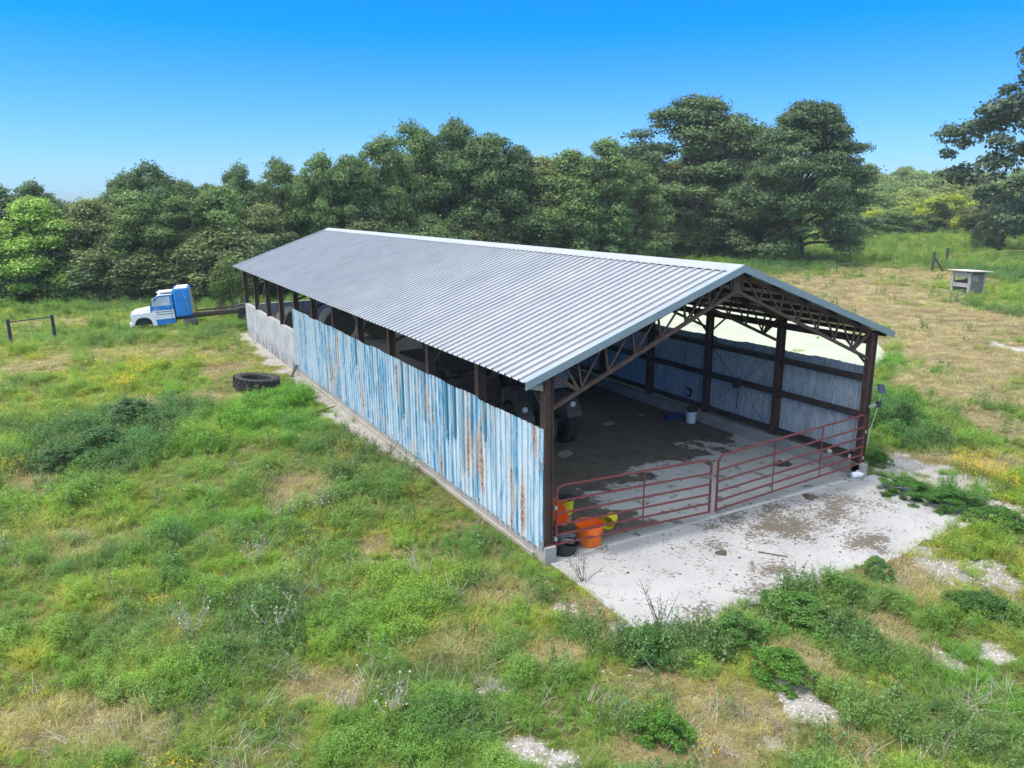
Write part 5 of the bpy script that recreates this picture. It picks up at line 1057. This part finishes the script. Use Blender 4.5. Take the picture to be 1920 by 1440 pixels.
PALE = M('bleached_twig', (.42, .37, .33), (.28, .24, .21), 20, .9); BRN = M('brown_twig', (.17, .13, .11), (.10, .08, .07), 20, .9); FLF = M('fluffy_head', (.52, .50, .46), (.42, .39, .35), 30, .95)
def gl(u, v): x, y = G(u, v); return (x, y, float(terrain(x, y)))
for i, (u, v, h, mt, hd, lab) in enumerate([(1240, 1178, .85, BRN, None, 'tall bare brown twiggy weed at the near corner of the concrete pad'), (1095, 1090, .7, BRN, None, 'bare branching weed at the pad edge in front of the left post'), (530, 985, .7, BRN, FLF, 'brown thistle with white fluffy heads on the upper slope'),
     (1505-900, 960, .6, BRN, FLF, 'brown seed headed thistle right of its taller neighbour on the slope'), (480, 1060, .65, PALE, FLF, 'dead thistle with pale stems above the middle of the slope'), (785, 1090, .75, PALE, None, 'pale upright dead stalks below the blue wall'), (845, 1120, .5, PALE, None, 'low bleached dead bush left of the pad corner'),
     (670, 1065, .45, PALE, None, 'small pale dead sprig in the middle of the slope'), (360, 1200, .6, PALE, FLF, 'dead thistle with white heads at the left of the slope'), (650, 1340, .6, PALE, FLF, 'bleached thistle with bent stems near the bottom of the photo'), (740, 1350, .7, PALE, FLF, 'pale thistle clump beside a green weed near the bottom'),
     (520, 1190, .55, PALE, FLF, 'pale thistle with scattered white heads in the dark weeds'), (730, 850, .5, BRN, None, 'small brown twigs against the curb under the blue wall'), (1470, 395, .1, BRN, None, '')]):
    if lab: branchy('dead_thistle' if hd else 'dead_weed', 40+i, h, .45, mt, lab, gl(u, v), 9, 'thistle' if hd else 'dead weed', hd)
# fresh green clumps one can tell apart along the pad and slope
CLUMP = []
for i in range(4):
    CLUMP.append(crown_mesh('foliage', 700+i, 90, 15000, [(0, .5), (.35, .46), (.7, .30), (1, .12)], .021, .075, LM_OBJ, .02, 1.6)[0])
for i, (u, v, hw, h, c, lab) in enumerate([(1640, 1085, 30, .42, (.11, .23, .06), 'pale green leafy weed standing above the far edge of the pad grass'), (1870, 985, 50, .42, (.075, .19, .035), 'dense green weed clump at the right corner of the pad'), (1500, 1160, 70, .4, (.09, .21, .045), 'broad green weed mound below the right half of the pad'), (1215, 1225, 55, .38, (.05, .14, .03), 'dark green weed clump at the near corner of the pad'), (1380, 1200, 50, .42, (.08, .19, .045), 'dark weed clump along the near edge of the pad'),
     (1240, 1385, 50, .42, (.085, .22, .03), 'bright green weed mound near the bottom edge of the photo'), (1470, 1270, 60, .4, (.085, .21, .03), 'bright green weed mound beside the middle gravel patch'), (1700, 925, 50, .35, (.07, .18, .035), 'green weed clump between the pad and the gravel strip'), (1780, 950, 50, .4, (.065, .17, .035), 'green weed clump right of the pad, nearer its right corner'), (1845, 1150, 60, .4, (.06, .15, .035), 'green weed clump above the right gravel patch'),
     (250, 800, 60, .75, (.075, .165, .06), 'tall dark weed clump in the left pasture, upper part of the dark patch'), (190, 850, 60, .75, (.07, .155, .055), 'tall dark weed clump in the middle of the dark patch'), (115, 880, 40, .6, (.075, .16, .055), 'dark weed clump at the lower left of the dark patch'), (540, 1115, 1, .1, (0, 0, 0), ''), (1650, 870, 22, .35, (.08, .2, .035), 'small green clump at the foot of the right front post'), (155, 1130, 1, .1, (0, 0, 0), '')]):
    if not lab: continue
    x, y, z = gl(u, v); k = hw*depth(x, y)/FPX/.46; o = bpy.data.objects.new('weed_clump', CLUMP[i % 4]); COL.objects.link(o); o.color = (*c, 1); o.location = (x, y, z); o.scale = (k, k, h); tag(o, lab, 'weed clump')
# ------------------------------------------------------------------ air
def haze():
    m = MB(); m.box((-260, -60, -14), (420, 420, 26)); mt = bpy.data.materials.new('haze_air'); mt.use_nodes = True; t = mt.node_tree; t.nodes.clear()
    o = t.nodes.new('ShaderNodeOutputMaterial'); v = t.nodes.new('ShaderNodeVolumePrincipled'); v.inputs['Density'].default_value = .0003; v.inputs['Color'].default_value = (.80, .90, 1, 1); t.links.new(v.outputs[0], o.inputs['Volume'])
    h = m.build('haze', mt); h['kind'] = 'stuff'; h['label'] = 'thin pale summer haze between the barn and the far trees'; h['category'] = 'haze'
haze()
